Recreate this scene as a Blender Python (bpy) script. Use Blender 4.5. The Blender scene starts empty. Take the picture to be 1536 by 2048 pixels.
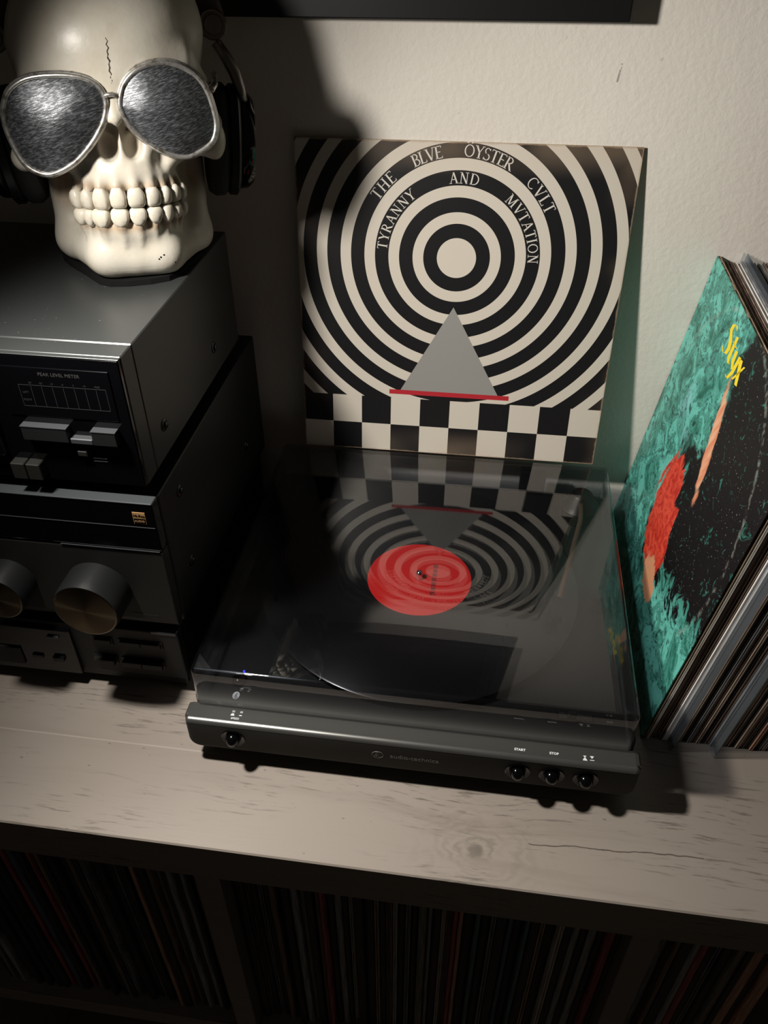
import bpy, bmesh, math, random
import numpy as np
from mathutils import Vector, Matrix, Euler

random.seed(7)
SC = bpy.context.scene
COL = SC.collection
PI = math.pi

# ------------------------------------------------------------------ camera
cam_d = bpy.data.cameras.new('camera')
cam_d.sensor_fit = 'HORIZONTAL'
cam_d.sensor_width = 36.0
cam_d.lens = 1627.39 / 1536 * 36.0
cam_d.clip_start = 0.01
cam = bpy.data.objects.new('camera', cam_d)
cam.location = (0.0400, -0.4101, 0.6006)
cam.rotation_euler = (0.9025, 0.0040, 0.1387)
COL.objects.link(cam)
SC.camera = cam

# ------------------------------------------------------------------ world + lamp
w = bpy.data.worlds.new('world'); SC.world = w; w.use_nodes = True
w.node_tree.nodes['Background'].inputs[0].default_value = (1.0, 0.86, 0.72, 1)
w.node_tree.nodes['Background'].inputs[1].default_value = 0.019

LAMP = Vector((-0.3150, -0.0420, 0.5790))
ld = bpy.data.lights.new('desk_lamp_light', 'SPOT')
ld.energy = 24.0
ld.color = (1.0, 0.95, 0.875)
ld.shadow_soft_size = 0.022
ld.spot_size = math.radians(153.6)
ld.spot_blend = 0.92
lo_ = bpy.data.objects.new('desk_lamp_light', ld)
lo_.location = LAMP
lo_.rotation_euler = Vector((0.826, -0.035, -0.562)).to_track_quat('-Z', 'Y').to_euler()
COL.objects.link(lo_)

SC.view_settings.view_transform = 'Standard'
SC.view_settings.look = 'None'
SC.view_settings.exposure = 0.0
SC.view_settings.gamma = 1.0
SC.view_settings.use_curve_mapping = False


# ------------------------------------------------------------------ node helpers
class X:
    """A shader value with arithmetic."""
    def __init__(s, nt, v): s.nt = nt; s.v = v
    def _m(s, op, a, b=None, c=None):
        n = s.nt.nodes.new('ShaderNodeMath'); n.operation = op
        for i, q in enumerate((a, b, c)):
            if q is None: continue
            q = q.v if isinstance(q, X) else q
            if isinstance(q, (int, float)): n.inputs[i].default_value = q
            else: s.nt.links.new(q, n.inputs[i])
        return X(s.nt, n.outputs[0])
    def __add__(s, o): return s._m('ADD', s, o)
    def __radd__(s, o): return s._m('ADD', o, s)
    def __sub__(s, o): return s._m('SUBTRACT', s, o)
    def __rsub__(s, o): return s._m('SUBTRACT', o, s)
    def __mul__(s, o): return s._m('MULTIPLY', s, o)
    def __rmul__(s, o): return s._m('MULTIPLY', o, s)
    def __truediv__(s, o): return s._m('DIVIDE', s, o)
    def __lt__(s, o): return s._m('LESS_THAN', s, o)
    def __gt__(s, o): return s._m('GREATER_THAN', s, o)
    def abs(s): return s._m('ABSOLUTE', s)
    def sqrt(s): return s._m('SQRT', s)
    def floor(s): return s._m('FLOOR', s)
    def fract(s): return s._m('FRACT', s)
    def sin(s): return s._m('SINE', s)
    def exp(s): return s._m('EXPONENT', s)
    def mod(s, o): return s._m('FLOORED_MODULO', s, o)
    def max(s, o): return s._m('MAXIMUM', s, o)
    def min(s, o): return s._m('MINIMUM', s, o)
    def smooth(s, a, b):
        n = s.nt.nodes.new('ShaderNodeMapRange'); n.interpolation_type = 'SMOOTHSTEP'
        s.nt.links.new(s.v, n.inputs[0]); n.inputs[1].default_value = a; n.inputs[2].default_value = b
        return X(s.nt, n.outputs[0])


def newmat(name, rough=0.5, metal=0.0, color=(0.5, 0.5, 0.5), spec=0.5, coat=0.0):
    m = bpy.data.materials.new(name); m.use_nodes = True
    b = m.node_tree.nodes['Principled BSDF']
    b.inputs['Base Color'].default_value = (*color, 1)
    b.inputs['Roughness'].default_value = rough
    b.inputs['Metallic'].default_value = metal
    b.inputs['Specular IOR Level'].default_value = spec
    b.inputs['Coat Weight'].default_value = coat
    b.inputs['Coat Roughness'].default_value = 0.08
    return m


def ctx(m): return m.node_tree, m.node_tree.nodes['Principled BSDF']


def coords(nt, kind='Object'):
    tc = nt.nodes.new('ShaderNodeTexCoord')
    sp = nt.nodes.new('ShaderNodeSeparateXYZ')
    nt.links.new(tc.outputs[kind], sp.inputs[0])
    return tc.outputs[kind], X(nt, sp.outputs[0]), X(nt, sp.outputs[1]), X(nt, sp.outputs[2])


def vec(nt, x, y, z):
    n = nt.nodes.new('ShaderNodeCombineXYZ')
    for i, q in enumerate((x, y, z)):
        q = q.v if isinstance(q, X) else q
        if isinstance(q, (int, float)): n.inputs[i].default_value = q
        else: nt.links.new(q, n.inputs[i])
    return n.outputs[0]


def noise(nt, v, scale, detail=3, rough=0.5, dist=0.0):
    n = nt.nodes.new('ShaderNodeTexNoise')
    nt.links.new(v, n.inputs['Vector'])
    n.inputs['Scale'].default_value = scale; n.inputs['Detail'].default_value = detail
    n.inputs['Roughness'].default_value = rough; n.inputs['Distortion'].default_value = dist
    return X(nt, n.outputs['Fac'])


def mix(nt, f, a, b):
    n = nt.nodes.new('ShaderNodeMix'); n.data_type = 'RGBA'; n.clamp_factor = True
    f = f.v if isinstance(f, X) else f
    if isinstance(f, (int, float)): n.inputs[0].default_value = f
    else: nt.links.new(f, n.inputs[0])
    for i, q in ((6, a), (7, b)):
        if isinstance(q, tuple): n.inputs[i].default_value = (*q, 1)
        else: nt.links.new(q, n.inputs[i])
    return n.outputs[2]


def bump(nt, b, h, strength=0.3, dist=0.001):
    n = nt.nodes.new('ShaderNodeBump')
    n.inputs['Strength'].default_value = strength; n.inputs['Distance'].default_value = dist
    nt.links.new(h.v, n.inputs['Height']); nt.links.new(n.outputs[0], b.inputs['Normal'])


# ------------------------------------------------------------------ object helpers
def finish(o, label=None, cat=None, group=None, kind=None):
    if label: o['label'] = label
    if cat: o['category'] = cat
    if group: o['group'] = group
    if kind: o['kind'] = kind
    return o


def empty(name, loc=(0, 0, 0), rot=(0, 0, 0), **k):
    o = bpy.data.objects.new(name, None); o.empty_display_size = 0.02
    o.location = loc; o.rotation_euler = rot; COL.objects.link(o)
    return finish(o, **k)


def ob(name, me, mat, parent=None, loc=None, rot=None, world=False, smooth=None, **k):
    """Link a mesh (or bmesh) as one object. world=True: verts are in world space."""
    if isinstance(me, bmesh.types.BMesh):
        bm = me; me = bpy.data.meshes.new(name); bm.normal_update(); bm.to_mesh(me); bm.free()
    if mat is not None and not me.materials: me.materials.append(mat)
    if world and parent is not None:
        p_, off = parent, Vector((0, 0, 0))
        while p_ is not None: off += p_.location; p_ = p_.parent
        me.transform(Matrix.Translation(-off))
    o = bpy.data.objects.new(name, me); COL.objects.link(o)
    if parent is not None: o.parent = parent
    if loc is not None: o.location = loc
    if rot is not None: o.rotation_euler = rot
    if smooth is not None:
        for pl in me.polygons: pl.use_smooth = True
        if smooth < 179:
            me.set_sharp_from_angle(angle=math.radians(smooth))
    return finish(o, **k)


def box(x0, x1, y0, y1, z0, z1, bev=0.0, seg=2, bm=None):
    own = bm is None
    if own: bm = bmesh.new()
    r = bmesh.ops.create_cube(bm, size=1)
    for v in r['verts']:
        v.co = Vector(((x0 + x1) / 2 + v.co.x * (x1 - x0), (y0 + y1) / 2 + v.co.y * (y1 - y0), (z0 + z1) / 2 + v.co.z * (z1 - z0)))
    if bev > 0:
        es = list({e for v in r['verts'] for e in v.link_edges})
        bmesh.ops.bevel(bm, geom=es, offset=bev, segments=seg, profile=0.5, affect='EDGES')
    return bm


def lathe(prof, n=48, axis='Z', center=(0, 0, 0), sy=1.0, bm=None):
    """prof: (radius, height) list; closed caps where radius is 0."""
    if bm is None: bm = bmesh.new()
    rings = []
    C = Vector(center)
    def P(r, h, a):
        c, s = math.cos(a) * r, math.sin(a) * r * sy
        if axis == 'Z': return C + Vector((c, s, h))
        if axis == 'X': return C + Vector((h, c, s))
        return C + Vector((c, h, s))
    for r, h in prof:
        if r <= 1e-9: rings.append([bm.verts.new(P(0, h, 0))])
        else: rings.append([bm.verts.new(P(r, h, 2 * PI * i / n)) for i in range(n)])
    for a, b in zip(rings, rings[1:]):
        for i in range(n):
            j = (i + 1) % n
            if len(a) == 1 and len(b) == 1: continue
            if len(a) == 1: bm.faces.new((a[0], b[i], b[j]))
            elif len(b) == 1: bm.faces.new((a[i], b[0], a[j]))
            else: bm.faces.new((a[i], b[i], b[j], a[j]))
    bmesh.ops.recalc_face_normals(bm, faces=bm.faces)
    return bm


def tube(pts, rad, n=10, closed=False, bm=None, flat=1.0, up=(0, 0, 1)):
    """Tube along points; flat squashes the section along its 'up' side."""
    if bm is None: bm = bmesh.new()
    pts = [Vector(p) for p in pts]; m = len(pts); rings = []
    rr = rad if isinstance(rad, (list, tuple)) else [rad] * m
    U = Vector(up)
    for i, p in enumerate(pts):
        a = pts[(i - 1) % m] if (closed or i > 0) else p
        b = pts[(i + 1) % m] if (closed or i < m - 1) else p
        t = (b - a).normalized()
        s = t.cross(U)
        if s.length < 1e-4: s = t.cross(Vector((1, 0.3, 0)))
        s.normalize(); u = s.cross(t)
        rings.append([bm.verts.new(p + s * math.cos(2 * PI * k / n) * rr[i] + u * math.sin(2 * PI * k / n) * rr[i] * flat) for k in range(n)])
    for i in range(m if closed else m - 1):
        a, b = rings[i], rings[(i + 1) % m]
        for k in range(n):
            j = (k + 1) % n
            bm.faces.new((a[k], a[j], b[j], b[k]))
    if not closed:
        bm.faces.new(rings[0][::-1]); bm.faces.new(rings[-1])
    bmesh.ops.recalc_face_normals(bm, faces=bm.faces)
    return bm


def prism(poly, d0, d1, to3, bm=None):
    """Extrude a 2-D polygon between depths d0 and d1; to3(u, v, d) gives the point."""
    if bm is None: bm = bmesh.new()
    a = [bm.verts.new(to3(u, v, d0)) for u, v in poly]
    b = [bm.verts.new(to3(u, v, d1)) for u, v in poly]
    n = len(poly)
    fs = [bm.faces.new(a[::-1]), bm.faces.new(b)]
    for i in range(n):
        j = (i + 1) % n
        fs.append(bm.faces.new((a[i], a[j], b[j], b[i])))
    bmesh.ops.recalc_face_normals(bm, faces=fs)
    return bm


def text_mesh(s, size, align='CENTER', extrude=0.00004, bold=0.0, sx=1.0):
    c = bpy.data.curves.new('text', 'FONT'); c.body = s; c.size = size
    c.align_x = align; c.align_y = 'CENTER'; c.extrude = extrude; c.offset = bold; c.resolution_u = 3
    o = bpy.data.objects.new('text', c); COL.objects.link(o)
    dg = bpy.context.evaluated_depsgraph_get()
    me = bpy.data.meshes.new_from_object(o.evaluated_get(dg))
    bpy.data.objects.remove(o); bpy.data.curves.remove(c)
    if sx != 1.0: me.transform(Matrix.Diagonal((sx, 1, 1, 1)))
    return me


UPRIGHT = (PI / 2, 0, 0)      # text facing the room (-Y)


def smooth_loop(pts, k=5):
    """Closed Catmull-Rom through 2-D points."""
    out = []; n = len(pts)
    for i in range(n):
        p0, p1, p2, p3 = (np.array(pts[(i + d) % n]) for d in (-1, 0, 1, 2))
        for q in range(k):
            t = q / k
            out.append(tuple(0.5 * (2 * p1 + (p2 - p0) * t + (2 * p0 - 5 * p1 + 4 * p2 - p3) * t * t + (3 * p1 - p0 - 3 * p2 + p3) * t ** 3)))
    return out


# ------------------------------------------------------------------ plain materials
M = {}
M['black_plastic'] = newmat('black_plastic', 0.40, 0, (0.006, 0.006, 0.0065), 0.35)
M['black_gloss'] = newmat('black_gloss', 0.10, 0, (0.0015, 0.0015, 0.002))
M['black_rubber'] = newmat('black_rubber', 0.75, 0, (0.012, 0.012, 0.012))
M['black_felt'] = newmat('black_felt', 0.95, 0, (0.006, 0.006, 0.006), 0.1)
M['black_metal'] = newmat('black_metal', 0.42, 0.0, (0.008, 0.0085, 0.009), 0.3)
M['charcoal_panel'] = newmat('charcoal_panel', 0.5, 0.0, (0.010, 0.0097, 0.0085), 0.25)
M['gunmetal'] = newmat('gunmetal', 0.62, 0.0, (0.040, 0.040, 0.037), 0.10)
M['gunmetal_edge'] = newmat('gunmetal_edge', 0.30, 0.8, (0.20, 0.20, 0.19))
M['chrome'] = newmat('chrome', 0.14, 1.0, (0.75, 0.75, 0.74))
M['silver'] = newmat('silver', 0.36, 0.9, (0.46, 0.45, 0.43))
M['white_print'] = newmat('white_print', 0.5, 0, (0.75, 0.76, 0.78))
M['grey_print'] = newmat('grey_print', 0.5, 0, (0.16, 0.155, 0.145))
M['dim_print'] = newmat('dim_print', 0.5, 0, (0.018, 0.018, 0.019))
M['faint_print'] = newmat('faint_print', 0.5, 0, (0.035, 0.034, 0.034))
M['silver_key'] = newmat('silver_key', 0.45, 0.3, (0.040, 0.042, 0.046))
M['gold'] = newmat('gold', 0.4, 0.6, (0.62, 0.36, 0.16))
M['red_label'] = newmat('red_label', 0.45, 0, (0.83, 0.020, 0.018))
M['red_print'] = newmat('red_print', 0.5, 0, (0.30, 0.012, 0.012))
M['tonearm'] = newmat('tonearm', 0.3, 0.6, (0.22, 0.13, 0.085))  # brown cast of reflected light put into the arm's colour
M['yellow_print'] = newmat('yellow_print', 0.45, 0, (0.80, 0.62, 0.02))
M['cover_print'] = newmat('cover_print', 0.45, 0, (0.64, 0.60, 0.54))

led = newmat('blue_led', 0.3, 0, (0.02, 0.02, 0.3))
_, b_ = ctx(led); b_.inputs['Emission Color'].default_value = (0.05, 0.06, 1, 1); b_.inputs['Emission Strength'].default_value = 1.6
M['blue_led'] = led

# plaster wall
m = newmat('plaster_wall', 0.75, 0, (0.6, 0.55, 0.48), 0.3); nt, b = ctx(m)
v, x, y, z = coords(nt)
n1 = noise(nt, v, 7, 3); n2 = noise(nt, v, 190, 3, 0.55); n3 = noise(nt, v, 60, 2)
c = mix(nt, n1.smooth(0.3, 0.7), (0.690, 0.645, 0.580), (0.735, 0.695, 0.630))
sp = noise(nt, v, 150, 2, 0.4)
c = mix(nt, sp.smooth(0.70, 0.78) * noise(nt, v, 9, 1).smooth(0.5, 0.68) * 0.55, c, (0.20, 0.16, 0.13))
scx = (x - 0.1305 - (z - 0.468) * 0.15 + (n3 - 0.5) * 0.005).abs()
scuff = (scx < 0.0008) * ((z - 0.466).abs() < 0.007) * (n2 > 0.47)
c = mix(nt, scuff * 0.6, c, (0.12, 0.10, 0.09))
nt.links.new(c, b.inputs['Base Color'])
bump(nt, b, n2 * 0.7 + n3 * 0.5, 0.42, 0.0016)
M['plaster'] = m

# rustic laminate for the shelf: grey-brown boards with streaks, a knot and a check
m = newmat('grey_oak_laminate', 0.42, 0, (0.4, 0.34, 0.28), 0.4); nt, b = ctx(m)
gp = nt.nodes.new('ShaderNodeNewGeometry'); v = gp.outputs['Position']
sx_ = nt.nodes.new('ShaderNodeSeparateXYZ'); nt.links.new(v, sx_.inputs[0]); x, y, z = (X(nt, sx_.outputs[i]) for i in range(3))
kx, ky = x - 0.0636, (y + 0.0688) * 1.25
r2 = kx * kx + ky * ky
r = r2.sqrt()
g = (r2 * -420.0).exp()
yy = y + g * ky * 0.9 * 0.4
wob = noise(nt, vec(nt, x * 3.0, yy * 9.0, z * 9.0), 1.6, 3) * 0.05
gv = vec(nt, x * 2.2 + wob, (yy + wob) * 34.0, z * 34.0)
g1 = noise(nt, gv, 1.0, 5, 0.6); g2 = noise(nt, vec(nt, x * 26.0, (yy + wob * 0.5) * 330.0, z * 330.0), 1.0, 4, 0.65)
big = noise(nt, vec(nt, x * 1.6, yy * 5.0, z * 5.0), 1.0, 2)
c = mix(nt, big.smooth(0.25, 0.75), (0.225, 0.194, 0.168), (0.305, 0.265, 0.229))
c = mix(nt, g1.smooth(0.50, 0.72) * 0.55, c, (0.215, 0.175, 0.148))
patch = noise(nt, vec(nt, x * 5.0, yy * 20.0, z), 1.0, 3).smooth(0.42, 0.60)
c = mix(nt, g2.smooth(0.54, 0.66) * patch * 0.72, c, (0.100, 0.082, 0.072))
dots = noise(nt, vec(nt, x * 120.0, y * 260.0, z * 200.0), 1.0, 1).smooth(0.74, 0.80)
c = mix(nt, dots * 0.7, c, (0.11, 0.09, 0.08))
nz = noise(nt, v, 55, 3)
nk = noise(nt, vec(nt, x * 30.0, y * 55.0, 0.0), 1.0, 4, 0.6)
rings = ((r * 620.0 + nk * 26.0).sin() * 0.5 + 0.5) * nz.smooth(0.32, 0.6)
c = mix(nt, rings * (r2 * -650.0).exp() * 0.75, c, (0.190, 0.165, 0.145))
c = mix(nt, (r + (nz - 0.5) * 0.020 + (nk - 0.5) * 0.016).smooth(0.0110, 0.0045) * 0.75, c, (0.150, 0.125, 0.105))
crk = (y + 0.0580 - (x - 0.105) * 0.050 + (noise(nt, v, 45, 3) - 0.5) * 0.006).abs()
crk = crk.smooth(0.00075, 0.00025) * ((x - 0.170).abs() < 0.067)
c = mix(nt, crk * 0.9, c, (0.075, 0.055, 0.045))
seam = (yy + 0.0106).abs().smooth(0.0011, 0.0003) * (x < -0.15)
c = mix(nt, seam * 0.35, c, (0.47, 0.42, 0.36))
nt.links.new(c, b.inputs['Base Color'])
bump(nt, b, g2, 0.10, 0.0006)
M['oak'] = m

m = newmat('dark_floor', 0.6, 0, (0.06, 0.045, 0.035)); nt, b = ctx(m)
v, x, y, z = coords(nt)
c = mix(nt, noise(nt, vec(nt, x * 3.0, y * 40.0, z), 1.0, 3), (0.05, 0.035, 0.025), (0.09, 0.065, 0.05))
nt.links.new(c, b.inputs['Base Color'])
M['floor'] = m

# ------------------------------------------------------------------ the setting
WALL_Y = 0.3735
FLOOR_Z = -0.80
ob('wall_back', box(-2.0, 2.0, WALL_Y, WALL_Y + 0.10, FLOOR_Z, 1.6), M['plaster'], kind='structure')
ob('floor', box(-2.0, 2.0, -2.2, WALL_Y, FLOOR_Z - 0.06, FLOOR_Z), M['floor'], kind='structure')

# ------------------------------------------------------------------ shelf unit
SH = empty('record_shelf', (0.02, 0.13, FLOOR_Z), label='grey-brown rustic wood record shelf under the turntable', cat='shelf')
FY = -0.0965                      # front edge of the top
ob('top_board', box(-0.900, 0.585, FY, WALL_Y - 0.001, -0.047, 0.0, 0.0012, 1), M['oak'], SH, world=True)
DIV = (-0.5155, -0.1570, 0.2015, 0.5600)
for dx in DIV + (-0.874,):
    ob('divider', box(dx - 0.011, dx + 0.011, FY + 0.006, 0.345, FLOOR_Z, -0.0472, 0.0008, 1), M['oak'], SH, world=True)
SH_Z = -0.384
cells = ((-0.8630, -0.5265), (-0.5045, -0.1680), (-0.1460, 0.1905), (0.2125, 0.5490))
for x0, x1 in cells:
    ob('shelf_board', box(x0, x1, FY + 0.008, 0.345, SH_Z - 0.026, SH_Z, 0.0008, 1), M['oak'], SH, world=True)
    ob('shelf_board', box(x0, x1, FY + 0.008, 0.345, FLOOR_Z + 0.02, FLOOR_Z + 0.045, 0.0008, 1), M['oak'], SH, world=True)
ob('back_panel', box(-0.885, 0.571, 0.3455, 0.352, FLOOR_Z + 0.01, -0.0475), M['oak'], SH, world=True)


# ------------------------------------------------------------------ records in sleeves
def sleeve_spine(t, s=0.3135):
    """Closed side of a sleeve: two boards folded round a soft spine."""
    bm = bmesh.new()
    prof = [(-t / 2, s), (-t / 2, 0.0025), (-t * 0.42, 0.0008), (-t * 0.2, 0), (t * 0.2, 0), (t * 0.42, 0.0008), (t / 2, 0.0025), (t / 2, s)]
    return prism(prof, 0, s, lambda u, q, d: Vector((u, q, d)), bm)


def sleeve_open(t, s=0.3135):
    """Open side: two cover boards with the inner sleeve set back between them."""
    bm = bmesh.new()
    box(-t / 2, -t / 2 + 0.0007, 0, s, 0, s, bm=bm)
    box(t / 2 - 0.0007, t / 2, 0, s, 0, s, bm=bm)
    box(-t / 2 + 0.0007, t / 2 - 0.0007, 0.004, s - 0.001, 0.001, s - 0.002, bm=bm)
    return bm


def paper(name, c1, c2=None, rough=0.6):
    m = newmat(name, rough, 0, c1, 0.35); nt, b = ctx(m)
    v, x, y, z = coords(nt)
    c2 = c2 or tuple(q * 0.55 for q in c1)
    c = mix(nt, noise(nt, vec(nt, x * 900.0, y * 60.0, z * 22.0), 1.0, 3).smooth(0.38, 0.62), c1, c2)
    nt.links.new(c, b.inputs['Base Color'])
    return m


PAPERS = {
    'black': paper('black_sleeve', (0.032, 0.030, 0.030), (0.058, 0.054, 0.050)),
    'cream': paper('cream_sleeve', (0.800, 0.800, 0.743), (0.554, 0.480, 0.406)),
    'white': paper('white_sleeve', (0.800, 0.800, 0.800), (0.687, 0.637, 0.575)),
    'brown': paper('brown_sleeve', (0.278, 0.198, 0.154), (0.131, 0.094, 0.075)),
    'tan': paper('tan_sleeve', (0.641, 0.505, 0.393), (0.352, 0.265, 0.203)),
    'grey': paper('grey_sleeve', (0.420, 0.420, 0.420), (0.221, 0.221, 0.227)),
    'olive': paper('olive_sleeve', (0.269, 0.269, 0.213), (0.135, 0.135, 0.110)),
    'blue': paper('blue_sleeve', (0.147, 0.178, 0.246), (0.075, 0.094, 0.131)),
    'teal': paper('teal_sleeve', (0.143, 0.255, 0.242), (0.079, 0.129, 0.122)),
    'red': paper('red_sleeve', (0.512, 0.152, 0.146), (0.264, 0.078, 0.078)),
    'orange': paper('orange_sleeve', (0.740, 0.418, 0.282), (0.411, 0.225, 0.163)),
}

MESH_CACHE = {}
def sleeve_mesh(kind, t, colour):
    key = (kind, t, colour)
    if key not in MESH_CACHE:
        bm = (sleeve_spine if kind == 'spine' else sleeve_open)(t)
        me = bpy.data.meshes.new('record_sleeve'); bm.normal_update(); bm.to_mesh(me); bm.free()
        me.materials.append(PAPERS[colour]); MESH_CACHE[key] = me
    return MESH_CACHE[key]


CELL_NAMES = ('left', 'middle', 'right')
ordinal = ('first second third fourth fifth sixth seventh eighth ninth tenth eleventh twelfth thirteenth fourteenth fifteenth '
           'sixteenth seventeenth eighteenth nineteenth twentieth').split()
ordinal += [('twenty-' + q) for q in ordinal[:9]] + ['thirtieth'] + [('thirty-' + q) for q in ordinal[:9]] + ['fortieth'] + [('forty-' + q) for q in ordinal[:9]] + ['fiftieth'] + [('fifty-' + q) for q in ordinal[:9]] + ['sixtieth']
# (colour, thickness in mm, s = spine / o = open side, lean in degrees)
def row(spec): return [(a.split(':')[0], float(a.split(':')[1]), a.split(':')[2]) for a in spec.split()]
row_left = row('black:6:s olive:5:s black:5:s grey:5:s black:6:s tan:4:s black:7:s brown:5:s black:6:s grey:4:s black:7:s black:7:s red:5:s black:6:s blue:5:s black:6:s '
               'red:4:s black:5:s tan:3.6:o black:6:s olive:5:s black:6:s grey:3.6:o black:7:s brown:5:s black:5:s grey:3.6:o black:8:s '
               'black:8:s black:7:s grey:3.6:o black:8:s black:6:s orange:4:s black:9:s brown:5:s olive:5:s black:5:s grey:6:s black:5:s '
               'grey:5:s black:5:s orange:3.6:o brown:6:o')
row_mid = row('black:8:s brown:3.6:o black:5:s grey:3.6:o black:7:s brown:6:s black:5:s black:6:s grey:7:s olive:6:s black:7:s brown:5:s '
              'red:4:s black:6:s grey:7:s black:5:s cream:3.6:o black:9:s black:9:s tan:3.6:o black:6:s brown:5:o cream:3.6:o '
              'black:7:s grey:4:o black:6:s olive:7:s grey:4:s black:7:s cream:3.6:o brown:5:o red:4:s orange:4:s black:9:s teal:4:s '
              'black:8:s grey:3.6:o black:9:s blue:4:s black:9:s teal:4:s black:8:s tan:3.6:o black:10:s cream:3.6:o black:8:s grey:6:s black:7:s '
              'grey:7:s black:6:s red:6:s black:8:s olive:5:s')
row_right = row('black:8:s grey:7:s brown:5:s black:9:s grey:6:s red:6:s black:7:s grey:3.6:o black:7:s olive:5:s brown:5:s black:6:s orange:9:s black:8:s orange:10:s')
CW = {'black': 'black', 'cream': 'cream', 'white': 'white', 'brown': 'dark brown', 'tan': 'tan', 'grey': 'grey', 'olive': 'olive', 'blue': 'dark blue', 'teal': 'teal', 'red': 'dark red', 'orange': 'orange-brown'}
for ci, (spec, (cx0, cx1)) in enumerate(zip((row_left, row_mid, row_right), cells[1:])):
    ref = ('left of the first divider under the turntable shelf', 'middle compartment below the turntable', 'compartment at the lower right')[ci]
    total = sum(s[1] for s in spec) / 1000 + 0.0006 * len(spec)
    if ci == 0: xx = cx1 - 0.004 - total - 0.0
    else: xx = cx0 + 0.003
    seen = {}
    count = {c_: sum(1 for q in spec if q[0] == c_) for c_ in CW}
    for k, (colour, t, kd) in enumerate(spec):
        t /= 1000
        me = sleeve_mesh('spine' if kd == 's' else 'open', t, colour)
        o = bpy.data.objects.new('record_sleeve', me); COL.objects.link(o)
        dy = random.uniform(0, 0.012)
        o.location = (xx + t / 2, -0.078 + dy, SH_Z)
        seen[colour] = seen.get(colour, 0) + 1
        tail = ('lower left', 'middle lower', 'lower right')[ci]
        nth, side = (count[colour] - seen[colour], 'right') if ci == 0 else (seen[colour] - 1, 'left')
        finish(o, '%s record %s, %s %s one from the %s, %s compartment' % (CW[colour], 'spine' if kd == 's' else 'edge', ordinal[nth], CW[colour], side, tail), 'record', 'records stored on the shelf below')
        xx += t + 0.0006

# ------------------------------------------------------------------ picture frame above
FR = empty('picture_frame', (-0.18, WALL_Y - 0.012, 0.505), label='black picture frame hanging on the wall above the record cover', cat='picture frame')
fx0, fx1, fz0, fz1, fy = -0.49, 0.129, 0.505, 1.02, WALL_Y - 0.023
ob('frame_rail', box(fx0, fx1, fy, WALL_Y - 0.0005, fz0, fz0 + 0.024, 0.0012), M['black_plastic'], FR, world=True)
ob('frame_rail', box(fx0, fx1, fy, WALL_Y - 0.0005, fz1 - 0.024, fz1, 0.0012), M['black_plastic'], FR, world=True)
ob('frame_stile', box(fx0, fx0 + 0.024, fy, WALL_Y - 0.0005, fz0 + 0.024, fz1 - 0.024, 0.0012), M['black_plastic'], FR, world=True)
ob('frame_stile', box(fx1 - 0.024, fx1, fy, WALL_Y - 0.0005, fz0 + 0.024, fz1 - 0.024, 0.0012), M['black_plastic'], FR, world=True)
ob('picture', box(fx0 + 0.024, fx1 - 0.024, fy + 0.008, WALL_Y - 0.004, fz0 + 0.024, fz1 - 0.024), M['black_gloss'], FR, world=True)

# ------------------------------------------------------------------ turntable
TT = empty('turntable', (0, 0.165, 0), label='black turntable with smoked dust cover and gunmetal front panel', cat='turntable')
BX, BY0, BY1, BZ0, BZ1 = 0.1845, -0.0185, 0.335, 0.018, 0.053


def rounded_rect(x0, x1, y0, y1, r, n=6):
    out = []
    for cx, cy, a0 in ((x1 - r, y1 - r, 0), (x0 + r, y1 - r, 90), (x0 + r, y0 + r, 180), (x1 - r, y0 + r, 270)):
        for i in range(n + 1):
            a = math.radians(a0 + 90 * i / n); out.append((cx + r * math.cos(a), cy + r * math.sin(a)))
    return out


bm = prism(rounded_rect(-BX + 0.002, BX - 0.002, 0.001, BY1, 0.012), BZ0, BZ1, lambda u, q, d: Vector((u, q, d)))
M['matte_deck'] = newmat('matte_deck', 0.65, 0, (0.006, 0.006, 0.006), 0.15)
ob('base', bm, M['matte_deck'], TT, world=True, smooth=40)
# front panel: rounded at its lower corners, soft upper front edge, set in a slim surround
def panel_outline(g, n=7):
    hx, z0, z1, rl, ru = BX - 0.0012 + g, BZ0 - g, BZ1 + 0.0005 - g * 0.3, 0.0105 + g, 0.0035
    out = []
    for cx, cz, r, a0 in ((hx - ru, z1 - ru, ru, 0), (-hx + ru, z1 - ru, ru, 90), (-hx + rl, z0 + rl, rl, 180), (hx - rl, z0 + rl, rl, 270)):
        for i in range(n + 1):
            t = math.radians(a0 + 90 * i / n); out.append((cx + r * math.cos(t), cz + r * math.sin(t)))
    return out
for nm, g, yb, yf_, bv in (('front_panel', 0.0, 0.0005, BY0, 0.0042), ('panel_surround', 0.0016, 0.0004, BY0 + 0.0062, 0.0012)):
    bm = prism(panel_outline(g), yb, yf_, lambda u, q, d: Vector((u, d, q)))
    es = [e for e in bm.edges if all(abs(v_.co.y - yf_) < 1e-6 for v_ in e.verts)]
    bmesh.ops.bevel(bm, geom=es, offset=bv, segments=5, profile=0.5, affect='EDGES')
    bm.normal_update()
    for f_ in bm.faces:       # the polished upper edge
        if f_.normal.z > 0.15 and f_.normal.y < -0.15: f_.material_index = 1
    fp = ob(nm, bm, M['gunmetal'], TT, world=True, smooth=35)
    fp.data.materials.append(M['gunmetal_edge'])
for sx, sy in ((-0.145, 0.03), (0.145, 0.03), (-0.145, 0.30), (0.145, 0.30)):
    ob('foot', lathe([(0, 0), (0.017, 0), (0.018, 0.003), (0.018, 0.0185), (0, 0.0185)], 24, center=(sx, sy, 0)), M['black_rubber'], TT, world=True, smooth=40)
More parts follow.
